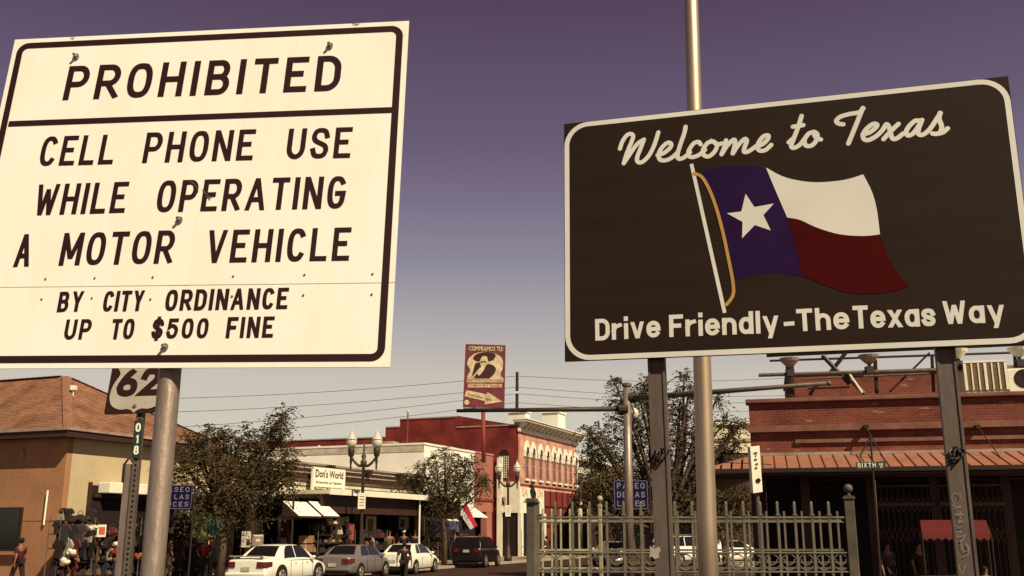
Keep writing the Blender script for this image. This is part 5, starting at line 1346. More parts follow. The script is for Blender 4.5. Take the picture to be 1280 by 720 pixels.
    patch('side_window', mid_+.035, xb1-.28, mid_+.035, xt1+.02, .10, .60)
    def screen(name, xa, xb):
        m = MB(T); nx = 8; V0 = .74; cols_ = 12; vs = []
        for i_ in range(nx+1):
            x = xa+(xb-xa)*i_/nx
            for k_ in range(cols_+1):
                f_ = -1+2*k_/cols_; side = 1 if f_ >= 0 else -1; vs.append(Sp(x, 1-(1-V0)*abs(f_), side, .010))
        m.add(vs, [(i_*(cols_+1)+k_, i_*(cols_+1)+k_+1, (i_+1)*(cols_+1)+k_+1, (i_+1)*(cols_+1)+k_) for i_ in range(nx) for k_ in range(cols_)])
        part(name, m, M_glass, t, smooth=True)
    screen('rear_window', xb0+(xt0-xb0)*.16, xb0+(xt0-xb0)*.90); screen('windscreen', xb1-(xb1-xt1)*.92, xb1-(xb1-xt1)*.12)
    # wheels
    for wx in spec['wx']:
        for side in (-1, 1):
            x, r = Lh*wx, spec.get('wr', .33)
            m = MB(T); m.lathe((x, side*(Wd-.055), r+.01), [(r+.06,-.07*side),(r+.06,.062*side)], 22, 1); part('wheel_arch', m, M_dark, t)
            m = MB(T); m.lathe((x, side*(Wd-.06), r), [(r*.6,-.1*side),(r*.96,-.09*side),(r,-.06*side),(r,.06*side),(r*.96,.085*side),(r*.68,.088*side)], 26, 1); wh = part('wheel', m, M_tyre, t)
            m = MB(T); s_ = side; m.lathe((x, side*(Wd-.06)+side*.086, r), [(r*.68,0),(r*.66,.008),(r*.3,.012)] if side > 0 else [(r*.68,0),(r*.66,-.008),(r*.3,-.012)], 20, 1); part('rim', m, M_rim, wh)
            m = MB(T)
            for k in range(5):
                a_ = 2*math.pi*k/5+.6; a2 = a_+.5; m.add([(x+r*.2*math.cos(a_), side*(Wd+.042), r+r*.2*math.sin(a_)), (x+r*.58*math.cos(a_-.05), side*(Wd+.042), r+r*.58*math.sin(a_-.05)), (x+r*.58*math.cos(a2), side*(Wd+.042), r+r*.58*math.sin(a2))], [(0,1,2)])
            part('rim_holes', m, M_dark, wh)
    # rear details
    xr = -Lh
    zt = spec['zt']
    for side in (-1, 1):
        zl0, zl1 = zt-.27, zt-.06
        m = MB(T); o3 = [(xr-.035, side*Wd*.50), (xr-.03, side*Wd*.78), (xr+.05, side*Wd*.925), (xr+.34, side*Wd*.985), (xr+.30, side*Wd*.80), (xr+.06, side*Wd*.5)]
        m.add([(x_, y_, zl0+(.05 if k_ == 3 else 0)) for k_, (x_, y_) in enumerate(o3)]+[(x_+.015, y_*.985, zl1) for x_, y_ in o3], [(5,4,3,2,1,0), (6,7,8,9,10,11)]+[(k_, (k_+1) % 6, 6+(k_+1) % 6, 6+k_) for k_ in range(6)])
        part('tail_lamp', m, M_tail, t, bevel=.01)
        m = MB(T); m.ball((Lh*gx[3]-.35, side*(Wd+.07), belt+.04), .10, .09, .06, 10, 6); part('door_mirror', m, pm, t, smooth=True)
        for hx in ((-.15, .22) if spec.get('doors', 4) == 4 else (-.05,)):
            m = MB(T); m.box(Lh*hx-.08, Lh*hx+.08, side*Wd*.985-.02*side if side > 0 else side*Wd*1.01, side*Wd*1.01 if side > 0 else side*Wd*.985+.02, belt-.16, belt-.125); part('door_handle', m, pm, t)
    m = MB(T); zl_ = spec.get('plz', zt-.30); m.box(xr-.035, xr-.012, -.17, .17, zl_-.08, zl_+.06); part('number_plate', m, M_plate, t)
    m = MB(T); m.box(xr-.06, xr+.12, -Wd*.90, Wd*.90, .36, .50); part('rear_bumper', m, pm, t, bevel=.04)
    m = MB(T); m.box(xr-.01, xr+.16, -Wd*.7, Wd*.7, .22, .35); part('under_bumper', m, M_dark, t)
    if spec.get('spoiler'):
        m = MB(T); zs = spec['zt']+.13; m.hexa([(xr-.02,-Wd*.78,zs-.02),(xr+.25,-Wd*.80,zs-.03),(xr+.25,Wd*.80,zs-.03),(xr-.02,Wd*.78,zs-.02)], [(xr-.04,-Wd*.78,zs+.02),(xr+.25,-Wd*.80,zs),(xr+.25,Wd*.80,zs),(xr-.04,Wd*.78,zs+.02)])
        for s_ in (-.6, .6): m.box(xr+.05, xr+.2, Wd*s_-.03, Wd*s_+.03, zs-.16, zs-.01)
        part('spoiler', m, pm, t, bevel=.012)
    if spec.get('rack'):
        for side in (-1, 1): m = MB(T); m.path([(xt0+.3, side*wt_*.78, roof+.02), (xt0+.4, side*wt_*.78, roof+.08), (xt1-.4, side*wt_*.78, roof+.08), (xt1-.3, side*wt_*.78, roof+.02)], .02, 6); part('roof_rail', m, M_galv, t)
    if spec.get('antenna'):
        m = MB(T); m.tube((xt0+.3, 0, roof-.01), (xt0+.12, 0, roof+.22), .008, n=5); part('antenna', m, M_dark_metal, t)
    # sill line, door gaps
    m = MB(T)
    for side in (-1, 1):
        for gxx in ((-.31, .06, .40) if spec.get('doors', 4) == 4 else (-.22, .38)):
            m.box(Lh*gxx-.006, Lh*gxx+.006, side*Wd*1.002-.004, side*Wd*1.002+.004, .34, belt-.06)
    part('door_gap', m, M_dark, t)
    return t
sedan_xs = [(-1.0,.74,.36,.86),(-.985,.86,.30,.95),(-.90,.95,.24,.985),(-.6,.99,.22,.97),(-.2,1.0,.21,.93),(.2,1.0,.21,.92),(.55,.99,.21,.90),(.80,.95,.22,.80),(.94,.85,.26,.68),(1.0,.66,.34,.58)]
coupe = dict(L=4.85, W=1.83, belt=.95, roof=1.47, paint=M_cw, xs=sedan_xs, gx=(-.66,-.36,.16,.50), wx=(-.58,.60), wr=.35, zt=.94, spoiler=True, antenna=True, doors=4)
silver = dict(L=4.65, W=1.76, belt=.93, roof=1.40, paint=M_cs, xs=sedan_xs, gx=(-.68,-.40,.18,.52), wx=(-.58,.60), wr=.31, zt=.92, plz=.62)
white3 = dict(L=4.45, W=1.74, belt=.92, roof=1.39, paint=M_cw, xs=sedan_xs, gx=(-.68,-.42,.14,.48), wx=(-.60,.60), wr=.31, zt=.92, antenna=True, doors=2)
suvxs = [(-1.0,.84,.42,1.02),(-.985,.93,.34,1.08),(-.9,.98,.30,1.10),(-.5,1.0,.27,1.08),(0,1.0,.26,1.05),(.5,.99,.27,1.02),(.8,.95,.30,.95),(.95,.85,.36,.82),(1.0,.70,.42,.72)]
suv = dict(L=4.45, W=1.80, belt=1.06, roof=1.70, paint=M_cb, xs=suvxs, gx=(-.98,-.84,.12,.45), wx=(-.60,.62), wr=.36, zt=1.12, rack=True, tuck=.78, plz=.92)
car(-9.0, 39.9, R(17), coupe, 'white coupe with a rear spoiler, nearest of the parked cars on the left')
car(-6.85, 44.9, R(15), silver, 'grey silver sedan parked between the two white cars')
car(-5.0, 50.0, R(15), white3, 'white two door car parked in front of the middle tree')
car(-2.0, 58.9, R(14), suv, 'black sport utility car with roof rails, farthest of the kerbside row', 'car')
q = P(858, 667, 62); sv2 = dict(suv); sv2['paint'] = M_cw; car(q.x, q.y, R(60), sv2, 'white sport utility car seen through the fence right of the near square post')
q = P(765, 667, 60); c5 = dict(silver); c5['paint'] = M_cw; car(q.x, q.y, R(-8), c5, 'pale sedan seen through the fence below the blue sign')
q = P(912, 667, 66); c5 = dict(silver); c5['paint'] = M_cw; car(q.x, q.y, R(70), c5, 'pale sedan half hidden behind the bright flagpole and the fence')

# ---------------------------------------------------------------- people
def skin_obj(name, verts, edges, radii, mt, parent, T, root=0, sub=1):
    me = bpy.data.meshes.new(name); off = WL[parent.name]
    me.from_pydata([tuple((T @ Vector(v))-off) for v in verts], edges, []); me.materials.append(mt)
    o = bpy.data.objects.new(name, me); COL.objects.link(o); o.parent = parent; WL[o.name] = off
    s = o.modifiers.new('skin', 'SKIN'); s.use_smooth_shade = True; s.branch_smoothing = .6
    for i, sv in enumerate(me.skin_vertices[0].data):
        r_ = radii[i]; sv.radius = r_ if hasattr(r_, '__len__') else (r_, r_); sv.use_root = (i == root)
    if sub: b = o.modifiers.new('sub', 'SUBSURF'); b.levels = sub; b.render_levels = sub
    return o
def person(x, y, z0, face, label, shirt, trousers, H=1.7, hair=(.012,.007,.006), cap=None, arms='down', stride=.12, hand_t=None, bag=None, grp='people in the street'):
    t = thing('person', label, 'person', (x, y, z0), grp)
    k = H/1.75; f = Vector((math.sin(face), math.cos(face), 0)); l = Vector((-math.cos(face), math.sin(face), 0))
    T = frame(Vector((x, y, z0)), l, f, Z) @ Matrix.Scale(k, 4)
    # local x = left, y = forward
    s = stride
    J = dict(pel=(0,0,.95), wai=(0,0,1.10), che=(0,.01,1.32), nek=(0,0,1.47), hb=(0,.01,1.54), hm=(0,.02,1.63), ht=(0,.01,1.72), nose=(0,.10,1.62))
    for sd, sn in (('L', 1), ('R', -1)):
        fw = s*sn
        J['hip'+sd] = (sn*.10, 0, .92); J['kne'+sd] = (sn*.11, fw*.6+.03, .50); J['ank'+sd] = (sn*.11, fw*1.1-.03, .09); J['toe'+sd] = (sn*.13, fw*1.1+.14, .04)
        J['sh'+sd] = (sn*.19, 0, 1.42)
        if arms == 'down' or (arms == 'one' and sn < 0): J['el'+sd] = (sn*.26, -.03-fw*.4, 1.14); J['wr'+sd] = (sn*.28, .04-fw*.6, .90); hd = (0, .03, -1)
        elif arms == 'hips': J['el'+sd] = (sn*.38, -.04, 1.17); J['wr'+sd] = (sn*.24, .06, 1.00); hd = (-sn*.6, .2, -.6)
        else: J['el'+sd] = (sn*.24, .12, 1.18); J['wr'+sd] = (sn*.18, .36, 1.20); hd = (0, 1, .1)
        w = Vector(J['wr'+sd]); hd = Vector(hd).normalized(); J['pa'+sd] = tuple(w+hd*.07)
        for i in range(4):
            o_ = Vector((0, (i-1.5)*.02, 0)) if abs(hd.z) > .5 else Vector(((i-1.5)*.02, 0, 0))
            ln = (.055, .065, .06, .048)[i]
            J['f%d%s' % (i, sd)] = tuple(w+hd*.10+o_); J['g%d%s' % (i, sd)] = tuple(w+hd*(.10+ln)+o_*1.1+Vector((-sn*.015, 0, 0)))
        J['t'+sd] = tuple(w+hd*.08+Vector((-sn*.02, .04, 0)))
    names = list(J); ix = {n: i for i, n in enumerate(names)}
    E = [('pel','wai'),('wai','che'),('che','nek'),('nek','hb'),('hb','hm'),('hm','ht'),('hm','nose')]
    rad = {'pel':.105,'wai':.095,'che':.115,'nek':.055,'hb':.065,'hm':(.078,.095),'ht':.055,'nose':.016}
    for sd in 'LR':
        E += [('pel','hip'+sd),('hip'+sd,'kne'+sd),('kne'+sd,'ank'+sd),('ank'+sd,'toe'+sd),('che','sh'+sd),('sh'+sd,'el'+sd),('el'+sd,'wr'+sd),('wr'+sd,'pa'+sd),('pa'+sd,'t'+sd)]
        rad.update({'hip'+sd:.085,'kne'+sd:.058,'ank'+sd:.04,'toe'+sd:.035,'sh'+sd:.06,'el'+sd:.042,'wr'+sd:.028,'pa'+sd:.030,'t'+sd:.010})
        for i in range(4): E += [('pa'+sd,'f%d%s' % (i, sd)), ('f%d%s' % (i, sd),'g%d%s' % (i, sd))]; rad['f%d%s' % (i, sd)] = .010; rad['g%d%s' % (i, sd)] = .008
    skin_obj('body', [J[n] for n in names], [(ix[a], ix[b]) for a, b in E], [tuple(r*k for r in (rad[n] if hasattr(rad[n], '__len__') else (rad[n],)*2)) for n in names], M_skin, t, T)
    def sub(name, nn_, ee, rr, mt):
        ii = {n: i for i, n in enumerate(nn_)}
        vs = [J[n] if isinstance(n, str) else n for n in nn_]
        return skin_obj(name, vs, [(ii[a], ii[b]) for a, b in ee], [tuple(q_*k for q_ in (r if hasattr(r, '__len__') else (r, r))) for r in rr], mt, t, T)
    J['sl'] = tuple(Vector(J['shL']).lerp(Vector(J['elL']), .85)); J['sr'] = tuple(Vector(J['shR']).lerp(Vector(J['elR']), .85)); J['hem'] = (0,0,.93)
    sub('shirt', ['hem','wai','che','shL','shR','sl','sr'], [('hem','wai'),('wai','che'),('che','shL'),('che','shR'),('shL','sl'),('shR','sr')], [.145,.14,.16,.09,.09,.072,.072], cloth(shirt))
    sub('trousers', ['pel','hipL','hipR','kneL','kneR','ankL','ankR'], [('pel','hipL'),('pel','hipR'),('hipL','kneL'),('hipR','kneR'),('kneL','ankL'),('kneR','ankR')], [.14,.11,.11,.085,.085,.068,.068], cloth(trousers))
    for sd in 'LR':
        a_ = Vector(J['ank'+sd]); b_ = Vector(J['toe'+sd])
        m = MB(T); m.path([a_+Vector((0,-.05,-.045)), a_+Vector((0,.02,-.03)), b_+Vector((0,.03,-.0))], [.045,.05,.035], 8); part('shoe', m, M_dark_metal, t, smooth=True)
    if cap: m = MB(T); m.lathe((0,.01,1.66), [(.10,0),(.105,.03),(.09,.08),(.04,.115)], 14); m.hexa([(-.07,.08,1.66),(.07,.08,1.66),(.06,.19,1.65),(-.06,.19,1.65)], [(-.07,.08,1.675),(.07,.08,1.675),(.06,.19,1.66),(-.06,.19,1.66)]); part('cap', m, cloth(cap), t, smooth=True)
    m = MB(T); m.ball((0,-.012,1.655), .093, .105, .098, 12, 7); part('hair', m, cloth(hair), t, smooth=True)
    return t
WH = (.62,.56,.46); BK = (.018,.010,.010); RD = (.20,.012,.014); NV = (.02,.02,.05); KH = (.09,.06,.035); GY = (.09,.065,.055)
def pat(px_, Y, **k):
    q = P(px_, 667, Y); return q.x, q.y
def per(px_, pytop, d, face, label, shirt, trs, **k):
    t_ = tF(px_, d); q = Fp(t_, d, 0); z0 = PV if -2.5 < d < 4.2 else 0
    H = P(px_, pytop, q.y).z-z0
    person(q.x, q.y, z0, face, label, shirt, trs, H=max(1.5, min(1.9, H)), **k)
per(258, 671.5, 2.6, R(190), 'person in white cap and red shirt, hands by hips, left of the white coupe', RD, BK, cap=WH, arms='hips')
per(214, 670, 1.5, R(60), 'person in a dark shirt and pale trousers standing half behind the near grey pole', GY, KH)
t_ = tF(28, 2.0); q = P(28, 667, 36.0); person(q.x, q.y, 0, R(-70), 'person in a dark red top walking at the far left before the orange wall', (.06,.008,.01), BK, H=P(28,672,36).z, stride=.2)
q = P(506, 667, 38.5); person(q.x, q.y, 0, R(10), 'person in black walking on the road beside the silver car', BK, BK, H=P(506,677,38.5).z+.0, stride=.22)
per(390, 668, 1.4, R(100), 'person in a dark shirt holding a stack of cartons under the awning', BK, GY, arms='fwd')
crowd = [(496,659,.6,'far left of the shaded group, in grey',GY,BK), (505,658,1.8,'with a pale hat in the shaded porch group',BK,NV), (513,661,.8,'in navy in the middle of the porch group',NV,BK), (519,660,2.2,'short haired in black, facing the street by the porch post',BK,GY),
         (526,659,1.0,'in a dark brown top by the right porch post',(.05,.025,.02),BK), (487,662,2.0,'in khaki at the left of the porch group',KH,BK), (434,662,1.8,'in black beside the lit shop window',BK,BK), (463,664,2.2,'in a printed pale top near the lamp post',(.30,.2,.17),BK)]
for i, (px_, py_, d, lab, c1_, c2_) in enumerate(crowd):
    per(px_, py_, d, R(150+i*37 % 90), 'person '+lab, c1_, c2_, cap=(WH if i == 1 else None), arms='down' if i % 2 else 'one')
per(569, 664, 2.2, R(200), 'person in a pale shirt under the white awning by the tree', (.25,.2,.17), BK)
for px_, Y, lab, c_ in ((1146, 26.9, 'person in dark clothes in deep shade left of the red canopy cart', BK), (1107, 26.8, 'person in a dull purple shirt at the caged shopfront by the thin sign pole', (.05,.035,.05)), (1226, 22.6, 'person with a pale top at the bottom right beside the graffitied post', (.16,.13,.11))):
    q = P(px_, 667, Y); person(q.x, q.y, PV if Y > 24 else 0, R(160), lab, c_, BK, H=1.60 if Y > 24 else 1.22)

# ---------------------------------------------------------------- shop awnings, stalls and merchandise
for lab, pxa, pxb in (('white cloth awning left of its twin, near the spray leaved tree', 352, 381), ('white cloth awning right of its twin, below the shop signboard', 384, 404)):
    dA_, dB_ = 2.3, 3.15; ta_, tb_ = tF(pxa, dA_), tF(pxb, dA_); zA_, zB2 = zF(pxb, 627.5, dA_), zF(pxb+10, 644.5, dB_)
    t = thing('shop_awning', lab, 'awning', Fp(ta_, dA_, zB2), 'white cloth awnings over the shops')
    m = MB(); e = .025; m.hexa([Fp(ta_,dA_,zA_-e),Fp(tb_,dA_,zA_-e),Fp(tb_,dB_,zB2-e),Fp(ta_,dB_,zB2-e)], [Fp(ta_,dA_,zA_),Fp(tb_,dA_,zA_),Fp(tb_,dB_,zB2),Fp(ta_,dB_,zB2)]); part('canopy', m, M_canvas, t)
    m = MB(); sbox(m, ta_, tb_, dB_-.01, dB_+.01, zB2-.10, zB2-.028); part('valance', m, M_brown, t)
    for tt in (ta_, tb_):
        m = MB(); a3 = [Fp(tt-.01,dA_,zB2-.05),Fp(tt-.01,dB_-.02,zB2-.05),Fp(tt-.01,dA_,zA_-.03)]; m.add(a3+[p+U*.02 for p in a3], [(0,1,2),(5,4,3),(0,3,4,1),(1,4,5,2),(2,5,3,0)]); part('side_flap', m, M_brown, t)
        m = MB(); m.tube(Fp(tt, 0, zB2-.2), Fp(tt, dB_, zB2-.08), .02, n=6); part('arm', m, M_dark_metal, t)
t0_, t1_ = tF(529, 2.2), tF(566, 2.2); za_, zb_ = zF(531, 624, .2), zF(540, 650, 2.6)
aw2 = thing('shop_awning', 'broad plain white awning behind the middle tree, beside the porch end', 'awning', Fp(t0_, .2, 3.0), 'white cloth awnings over the shops')
m = MB(); m.hexa([Fp(t0_,.2,za_-.03),Fp(t1_,.2,za_-.03),Fp(t1_,2.6,zb_-.03),Fp(t0_,2.6,zb_-.03)], [Fp(t0_,.2,za_),Fp(t1_,.2,za_),Fp(t1_,2.6,zb_),Fp(t0_,2.6,zb_)]); part('canopy', m, M_canvas, aw2)
for tt in (t0_+.1, t1_-.1): m = MB(); m.tube(Fp(tt, 2.5, PV), Fp(tt, 2.5, zb_), .03, n=6); part('post', m, M_galv_dull, aw2)
m = MB(); n = 16
for i in range(n):
    a0, a1 = t0_+(t1_-t0_)*i/n, t0_+(t1_-t0_)*(i+1)/n; off0, off1 = .06*(i % 2), .06*((i+1) % 2); hh_ = zb_-.05
    m.add([Fp(a0,2.62+off0,hh_-.55-.12*math.sin(i*.9)),Fp(a1,2.62+off1,hh_-.55-.12*math.sin((i+1)*.9)),Fp(a1,2.62,hh_),Fp(a0,2.62,hh_)], [(0,1,2,3)])
part('tarpaulin', m, mat('blue_tarp', (.07,.07,.13), .5), aw2)

rr = random.Random(5)
cols = [(.018,.010,.010), (.03,.02,.02), (.22,.16,.10), (.42,.37,.28), (.12,.012,.016), (.04,.022,.026), (.13,.07,.04), (.07,.05,.045), (.22,.11,.07), (.02,.02,.04)]
def bag(c, w, h, col, lab, grp):
    t = thing('handbag', lab, 'bag', c, grp); x, y, z = c
    m = MB(); m.hexa([(x-w/2,y-.06,z),(x+w/2,y-.06,z),(x+w/2,y+.06,z),(x-w/2,y+.06,z)], [(x-w*.36,y-.035,z+h*.62),(x+w*.36,y-.035,z+h*.62),(x+w*.36,y+.035,z+h*.62),(x-w*.36,y+.035,z+h*.62)]); part('pouch', m, cloth(col), t, bevel=.03)
    m = MB(); m.path([(x+w*.3*math.cos(a), y, z+h*.55+h*.42*math.sin(a)) for a in np.linspace(0, math.pi, 8)], .012, 5); part('handle', m, cloth(col), t)
def hat(c, r, col, lab, grp):
    m = MB(); m.lathe(c, [(r,0),(r*1.02,.012),(r*.55,.03),(r*.5,.10),(r*.38,.13),(.01,.12)], 14); single('hat', m, cloth(col), lab, 'hat', c, grp, smooth=True)
def shirt(c, w, h, col, lab, grp, ang=0):
    x, y, z = c; pl_ = [(-.30,0),(.30,0),(.30,.62),(.50,.50),(.60,.70),(.30,1.0),(.12,1.0),(.0,.92),(-.12,1.0),(-.30,1.0),(-.60,.70),(-.50,.50),(-.30,.62)]
    Tm = Matrix.Translation(c) @ Matrix.Rotation(ang, 4, 'Z') @ frame(Vector((0,0,0)), Vector((1,0,0)), Vector((0,0,1)), Vector((0,-1,0)))
    m = MB(Tm); m.prism([(a*w, b*h) for a, b in pl_], -.035, .035); single('hanging_shirt', m, cloth(col), lab, 'shirt', c, grp, bevel=.02)
def shoe(c, col, lab, grp, ang=0):
    Tm = Matrix.Translation(c) @ Matrix.Rotation(ang, 4, 'Z'); m = MB(Tm)
    m.path([(-.11,0,.05),(-.07,0,.055),(.0,0,.045),(.08,0,.035),(.13,0,.028)], [.04,.045,.042,.038,.02], 8); m.box(-.14,.15,-.04,.04,0,.018); single('shoe', m, cloth(col), lab, 'shoe', c, grp)
def carton(c, w, h, col, lab, grp):
    x, y, z = c; t = thing('carton', lab, 'box', c, grp)
    m = MB(); m.box(x-w/2, x+w/2, y-w*.4, y+w*.4, z, z+h); part('carton_body', m, mat('cardboard', (.26,.14,.07), .9), t, bevel=.01)
    m = MB(); m.box(x-w*.06, x+w*.06, y-w*.4-.004, y-w*.4-.001, z, z+h); part('tape', m, mat('tape', (.42,.3,.18), .5), t)
# left stall: tiered shelving rack with goods
def rack(px0_, px1_, d, label, levels, H=1.75):
    ta, tb = tF(px0_, d), tF(px1_, d); a_, b_ = Fp(ta, d, PV), Fp(tb, d, PV)
    t = thing('display_rack', label, 'display rack', a_, 'merchandise racks on the sidewalk')
    for (tt, dd_) in ((ta, d), (tb, d), (ta, d-.5), (tb, d-.5)):
        m = MB(); m.tube(Fp(tt, dd_, PV), Fp(tt, dd_, PV+H), .02, n=6); part('upright', m, M_galv_dull, t)
    for z_ in levels:
        part('shelf', SB(ta, tb, d-.5, d, PV+z_, PV+z_+.03), M_brown, t)
    return ta, tb
def fill(px0_, px1_, d, levels, n_, where, kinds, hts=.3):
    ta, tb = tF(px0_, d), tF(px1_, d); k_ = 0
    for li, z_ in enumerate(levels):
        for i in range(n_):
            tt = ta+(tb-ta)*(i+.5)/n_+rr.uniform(-.04,.04); c = Fp(tt, d-.2+rr.uniform(-.05,.15), PV+z_+.035)
            kd = rr.choice(kinds); col = rr.choice(cols+cols[:2]*4+cols[5:8]); cn = {0:'black',1:'charcoal',2:'tan',3:'cream',4:'red',5:'dark plum',6:'brown',7:'grey',8:'peach',9:'navy'}[cols.index(col)]
            pos = ['lowest shelf','second shelf','third shelf','fourth shelf','top shelf'][li]
            lab = '%s %s, %s from left on the %s of the %s' % (cn, {'b':'handbag','h':'hat','s':'shirt','o':'shoe'}[kd], ['first','second','third','fourth','fifth','sixth','seventh','eighth','ninth'][i], pos, where)
            g_ = 'goods on the '+where
            if kd == 'b': bag(tuple(c), .30, .36, col, lab, g_)
            elif kd == 'h': hat(tuple(c+Z*.05), .17, col, lab, g_)
            elif kd == 's': shirt(tuple(c), .36, .42, col, lab, g_, -R(22)+rr.uniform(-.3,.3))
            else: shoe(tuple(c), col, lab, g_, rr.uniform(0, 3))
lv = [.3, .78, 1.25, 1.72, 2.15]
rack(75, 118, 1.6, 'leftmost rack crowded with dark bags and hats before the yellow wall', lv, 2.3); fill(72, 120, 1.6, lv, 9, 'left rack', 'bbhss')
rack(124, 168, 1.6, 'middle rack of dark goods in front of the yellow building opening', lv[:4], 1.8); fill(121, 172, 1.6, lv[:4], 9, 'middle rack', 'bbhso')
rack(176, 240, 1.3, 'rack of goods just behind the near grey pole', lv, 2.3); fill(200, 244, 1.3, lv, 7, 'grey pole rack', 'bhs')
lw_ = [.45,.85,1.25,1.65,2.1]; rack(398, 440, 2.6, 'rack heaped with shoes and hats under the right awning', lw_, 2.2); fill(396, 440, 2.6, lw_, 8, 'awning rack', 'hbbs')
rack(455, 484, 2.4, 'rack of printed clothes right of the lamp post', [.3,.9,1.5], 1.9); fill(453, 486, 2.4, [.3,.9,1.5], 7, 'clothes rack', 'ssb')
rack(536, 552, 2.6, 'narrow rack of boxed goods beneath the broad white awning', lv, 1.9); fill(536, 554, 2.6, lv, 4, 'broad awning rack', 'bho')
rack(660, 680, 3.0, 'rack of pale clothes beside the brick hall entrance', lv[:2], 1.9); fill(664, 690, 3.0, lv[:3], 4, 'brick hall rack', 'sb')
for (pa_, pb_, d_, h_4, lab) in ((71, 121, 1.02, 2.35, 'added dark sheet darkening the gaps behind the leftmost rack'), (122, 172, 1.02, 1.75, 'added dark sheet darkening the gaps behind the middle rack')):
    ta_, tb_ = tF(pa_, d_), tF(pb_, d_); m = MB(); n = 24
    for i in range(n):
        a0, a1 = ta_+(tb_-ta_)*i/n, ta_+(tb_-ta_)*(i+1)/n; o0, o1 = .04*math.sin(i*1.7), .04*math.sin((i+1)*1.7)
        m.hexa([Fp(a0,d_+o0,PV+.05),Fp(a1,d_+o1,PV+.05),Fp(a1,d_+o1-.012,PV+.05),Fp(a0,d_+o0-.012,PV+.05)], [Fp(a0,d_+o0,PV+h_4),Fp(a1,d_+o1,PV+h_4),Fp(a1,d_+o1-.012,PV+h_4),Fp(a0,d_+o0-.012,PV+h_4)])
    single('darkening_sheet', m, cloth((.03,.018,.016)), lab, 'added sheet', Fp(ta_, d_, PV))  # sheets added to darken the bright wall seen between the shelves
for i_ in range(9):
    t_ = tF(76+i_*5, 1.75); col = [(.02,.01,.01),(.04,.03,.03),(.34,.3,.22),(.03,.02,.03),(.12,.02,.02),(.05,.04,.03),(.02,.02,.04),(.3,.24,.18),(.03,.015,.01)][i_]
    shirt(tuple(Fp(t_, 1.75, PV+.95+.5*(i_ % 2))), .5, .62, col, '%s shirt hanging %s from the left on the front of the leftmost rack' % (['black','charcoal','cream','plum','red','brown','navy','tan','dark brown'][i_], ['first','second','third','fourth','fifth','sixth','seventh','eighth','ninth'][i_]), 'shirts on the front of the leftmost rack', -R(22)+.2*math.sin(i_*3))
# framed card on the left stall and white cloth bundles
for (px_, py_, w_, h_3, d, col, nm, lab, ct) in ((127, 666, .34, .28, 1.9, (.5,.12,.06), 'price_card', 'small red picture card in a white frame on the middle rack', 'card'),):
    tt, z_ = tz(px_, py_, d); t = thing(nm, lab, ct, Fp(tt, d, z_-.1)); part('frame', SB(tt-w_*.6, tt+w_*.6, d-.02, d, z_-.14, z_+.28), M_whitetrim, t); part('picture', SB(tt-w_*.42, tt+w_*.42, d+.002, d+.01, z_-.06, z_+.20), cloth(col), t)
for (px_, py_, r_, col, lab) in ((143, 680, .22, WH, 'cream cloth bundle at the right end of the middle rack'), (75, 703, .30, WH, 'large cream cushion low at the left rack'), (84, 690, .24, WH, 'folded cream cloth on the left rack'), (140, 690, .26, RD, 'red cloth bundle beside the middle rack'), (112, 660, .22, WH, 'cream soft toy hanging between the racks'), (168, 695, .2, (.3,.08,.03), 'orange cloth bundle behind the steel post')):
    tt, z_ = tz(px_+4, py_, 2.0); m = MB(); q = Fp(tt, 2.0, z_); r_ *= .8
    for k_ in range(5):
        m.ball((q.x+rr.uniform(-.6,.6)*r_, q.y+rr.uniform(-.2,.2)*r_, q.z+rr.uniform(-.35,.35)*r_), r_*rr.uniform(.35,.6), r_*.4, r_*rr.uniform(.25,.5), 12, 7)
    for v in m.v: v += Vector((rr.uniform(-.015,.015), rr.uniform(-.015,.015), rr.uniform(-.02,.02)))
    single('cloth_bundle', m, cloth(col), lab, 'cloth', q, smooth=True)
# standing boards
def board(px0_, px1_, py0, py1, d, col, lab, bars=(), name='standing_board', catg='board', txt=None):
    ta, tb = tF(px0_, d), tF(px1_, d); z1_, z0_ = zF((px0_+px1_)/2, py0, d), max(PV, zF((px0_+px1_)/2, py1, d))
    t = thing(name, lab, catg, Fp(ta, d, PV))
    part('panel', SB(ta, tb, d-.03, d, z0_, z1_), mat('board_'+'_'.join(lab.split()[:7]), col, .6, 0, .2, 3), t)
    for m_, (u0, u1, v0, v1, c) in enumerate(bars):
        part('print', SB(ta+(tb-ta)*u0, ta+(tb-ta)*u1, d+.001, d+.006, z0_+(z1_-z0_)*v0, z0_+(z1_-z0_)*v1), cloth(c), t)
    for tt in (ta+.03, tb-.03): m = MB(); m.tube(Fp(tt, d-.05, PV), Fp(tt, d-.05, z0_+.2), .015, n=5); part('leg', m, M_dark_metal, t)
    return t, ta, tb, z0_, z1_
GR = (.10,.17,.05); YL = (.5,.45,.12)
board(241, 259, 640, 672, 1.0, (.20,.24,.11), 'tall pale green banner with yellow lines behind the person in red', [(.15,.85,.75,.80,YL),(.15,.85,.55,.60,YL),(.2,.8,.35,.40,YL),(.15,.85,.15,.19,YL)], 'shop_banner', 'banner')
board(260, 274, 647, 668, 1.0, (.04,.17,.11), 'teal green banner right of the pale green one', [(.2,.8,.25,.8,(.02,.07,.06))], 'shop_banner', 'banner')
board(258, 270, 670, 676, 1.05, (.34,.22,.06), 'small orange notice with dark letters under the teal banner', [(.15,.85,.3,.7,BK)], 'shop_notice', 'sign')
board(259, 273, 683, 703, 1.2, (.03,.06,.03), 'dark green panel low behind the tree trunk', [])
board(303, 314, 664, 684, 1.6, (.5,.45,.38), 'white paper notice on the shaded shopfront left of the white car', [(.5,.9,.1,.5,BK)], 'shop_notice', 'sign')
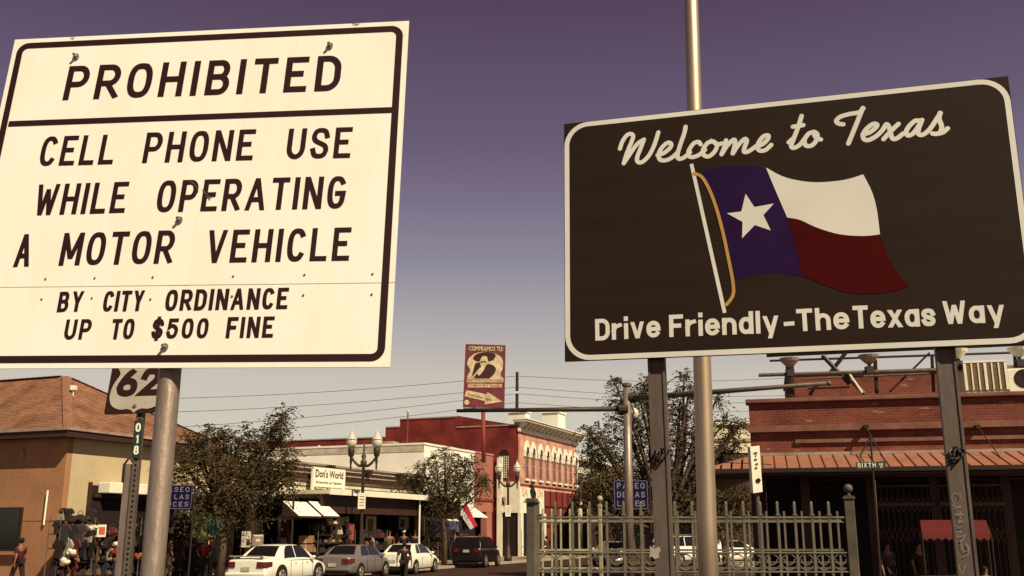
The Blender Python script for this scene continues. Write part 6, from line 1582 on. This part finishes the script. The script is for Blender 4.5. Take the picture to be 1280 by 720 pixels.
board(316, 330, 668, 682, 1.6, (.26,.19,.15), 'grey notice with pale heading above the white car rear', [(.1,.9,.82,.95,WH),(.3,.7,.35,.6,WH)], 'shop_notice', 'sign')
board(436, 443, 655, 675, 2.3, (.22,.03,.02), 'red hanging chili string panel left of the lamp post', [(.1,.9,.12*i_,.12*i_+.05,(.4,.12,.08)) for i_ in range(8)], 'chili_string', 'chilies')
board(216, 235, 637, 662, .5, (.62,.58,.48), 'white board with a black arrow beneath the blue sign at left', [(.4,.6,.3,.34,BK),(.52,.62,.27,.37,BK),(.6,.95,.55,.75,BK)], 'shop_notice', 'sign')
board(457, 470, 645, 668, .9, (.5,.42,.30), 'cream framed poster in the shaded shop right of the lamp post', [(.2,.7,.15,.85,(.12,.12,.05))], 'shop_notice', 'sign')
board(419, 436, 646, 678, .4, (.60,.52,.22), 'pale yellow lit window display under the porch', [(.45,.48,0,1,BK)], 'window_display', 'display')
board(499, 511, 646, 662, .4, (.55,.50,.42), 'pale window poster behind the porch crowd', [(.1,.5,.2,.8,GY)], 'window_display', 'display')
board(402, 416, 645, 664, .4, (.45,.38,.16), 'yellow and brown product display under the right awning', [(.1,.3,.3,.9,BK),(.4,.55,.1,.6,(.3,.1,.05)),(.65,.9,.4,.8,WH)], 'window_display', 'display')
# cartons
for k_, (px_, py_) in enumerate(((383, 690), (383, 679))):
    tt, z_ = tz(px_, py_, 2.2); carton(tuple(Fp(tt, 2.2, z_)), .62, .34, None, ['lower brown carton of the pair beside the white coupe','upper brown carton of the pair beside the white coupe'][k_], 'stacked brown cartons')
# flags by the salmon shop
fl = thing('hanging_flag', 'small red, white and blue flag hanging left of the salmon shop awning', 'flag', P(572, 640, 66))
pts = [P(572,638,66), P(583,629,66), P(597,657,66), P(588,662,66)]
m = MB(); m.hexa([pts[0], pts[3], pts[3]+Vector((0,.03,0)), pts[0]+Vector((0,.03,0))], [pts[0].lerp(pts[1],.5), pts[3].lerp(pts[2],.5), pts[3].lerp(pts[2],.5)+Vector((0,.03,0)), pts[0].lerp(pts[1],.5)+Vector((0,.03,0))]); part('white_half', m, cloth((.5,.45,.45)), fl)
m = MB(); a_ = pts[0].lerp(pts[1],.5); b_ = pts[3].lerp(pts[2],.5); m.hexa([a_, b_, b_+Vector((0,.03,0)), a_+Vector((0,.03,0))], [pts[1], pts[2], pts[2]+Vector((0,.03,0)), pts[1]+Vector((0,.03,0))]); part('red_half', m, cloth((.5,.02,.05)), fl)
m = MB(); m.tube(P(569,634,66), P(582,625,66.2), .03, n=6); part('pole', m, M_galv_dull, fl)
um = thing('patio_umbrella', 'folded grey umbrella beside the small flag under the middle tree', 'umbrella', P(566, 660, 65))
q = P(567, 642, 65); m = MB(); m.lathe((q.x, q.y, q.z-1.0), [(.28,0),(.30,.3),(.18,.9),(.04,1.2)], 10); part('canopy', m, cloth((.16,.12,.11)), um)
m = MB(); m.tube((q.x, q.y, PV), (q.x, q.y, q.z+.25), .025, n=6); part('pole', m, M_dark_metal, um)
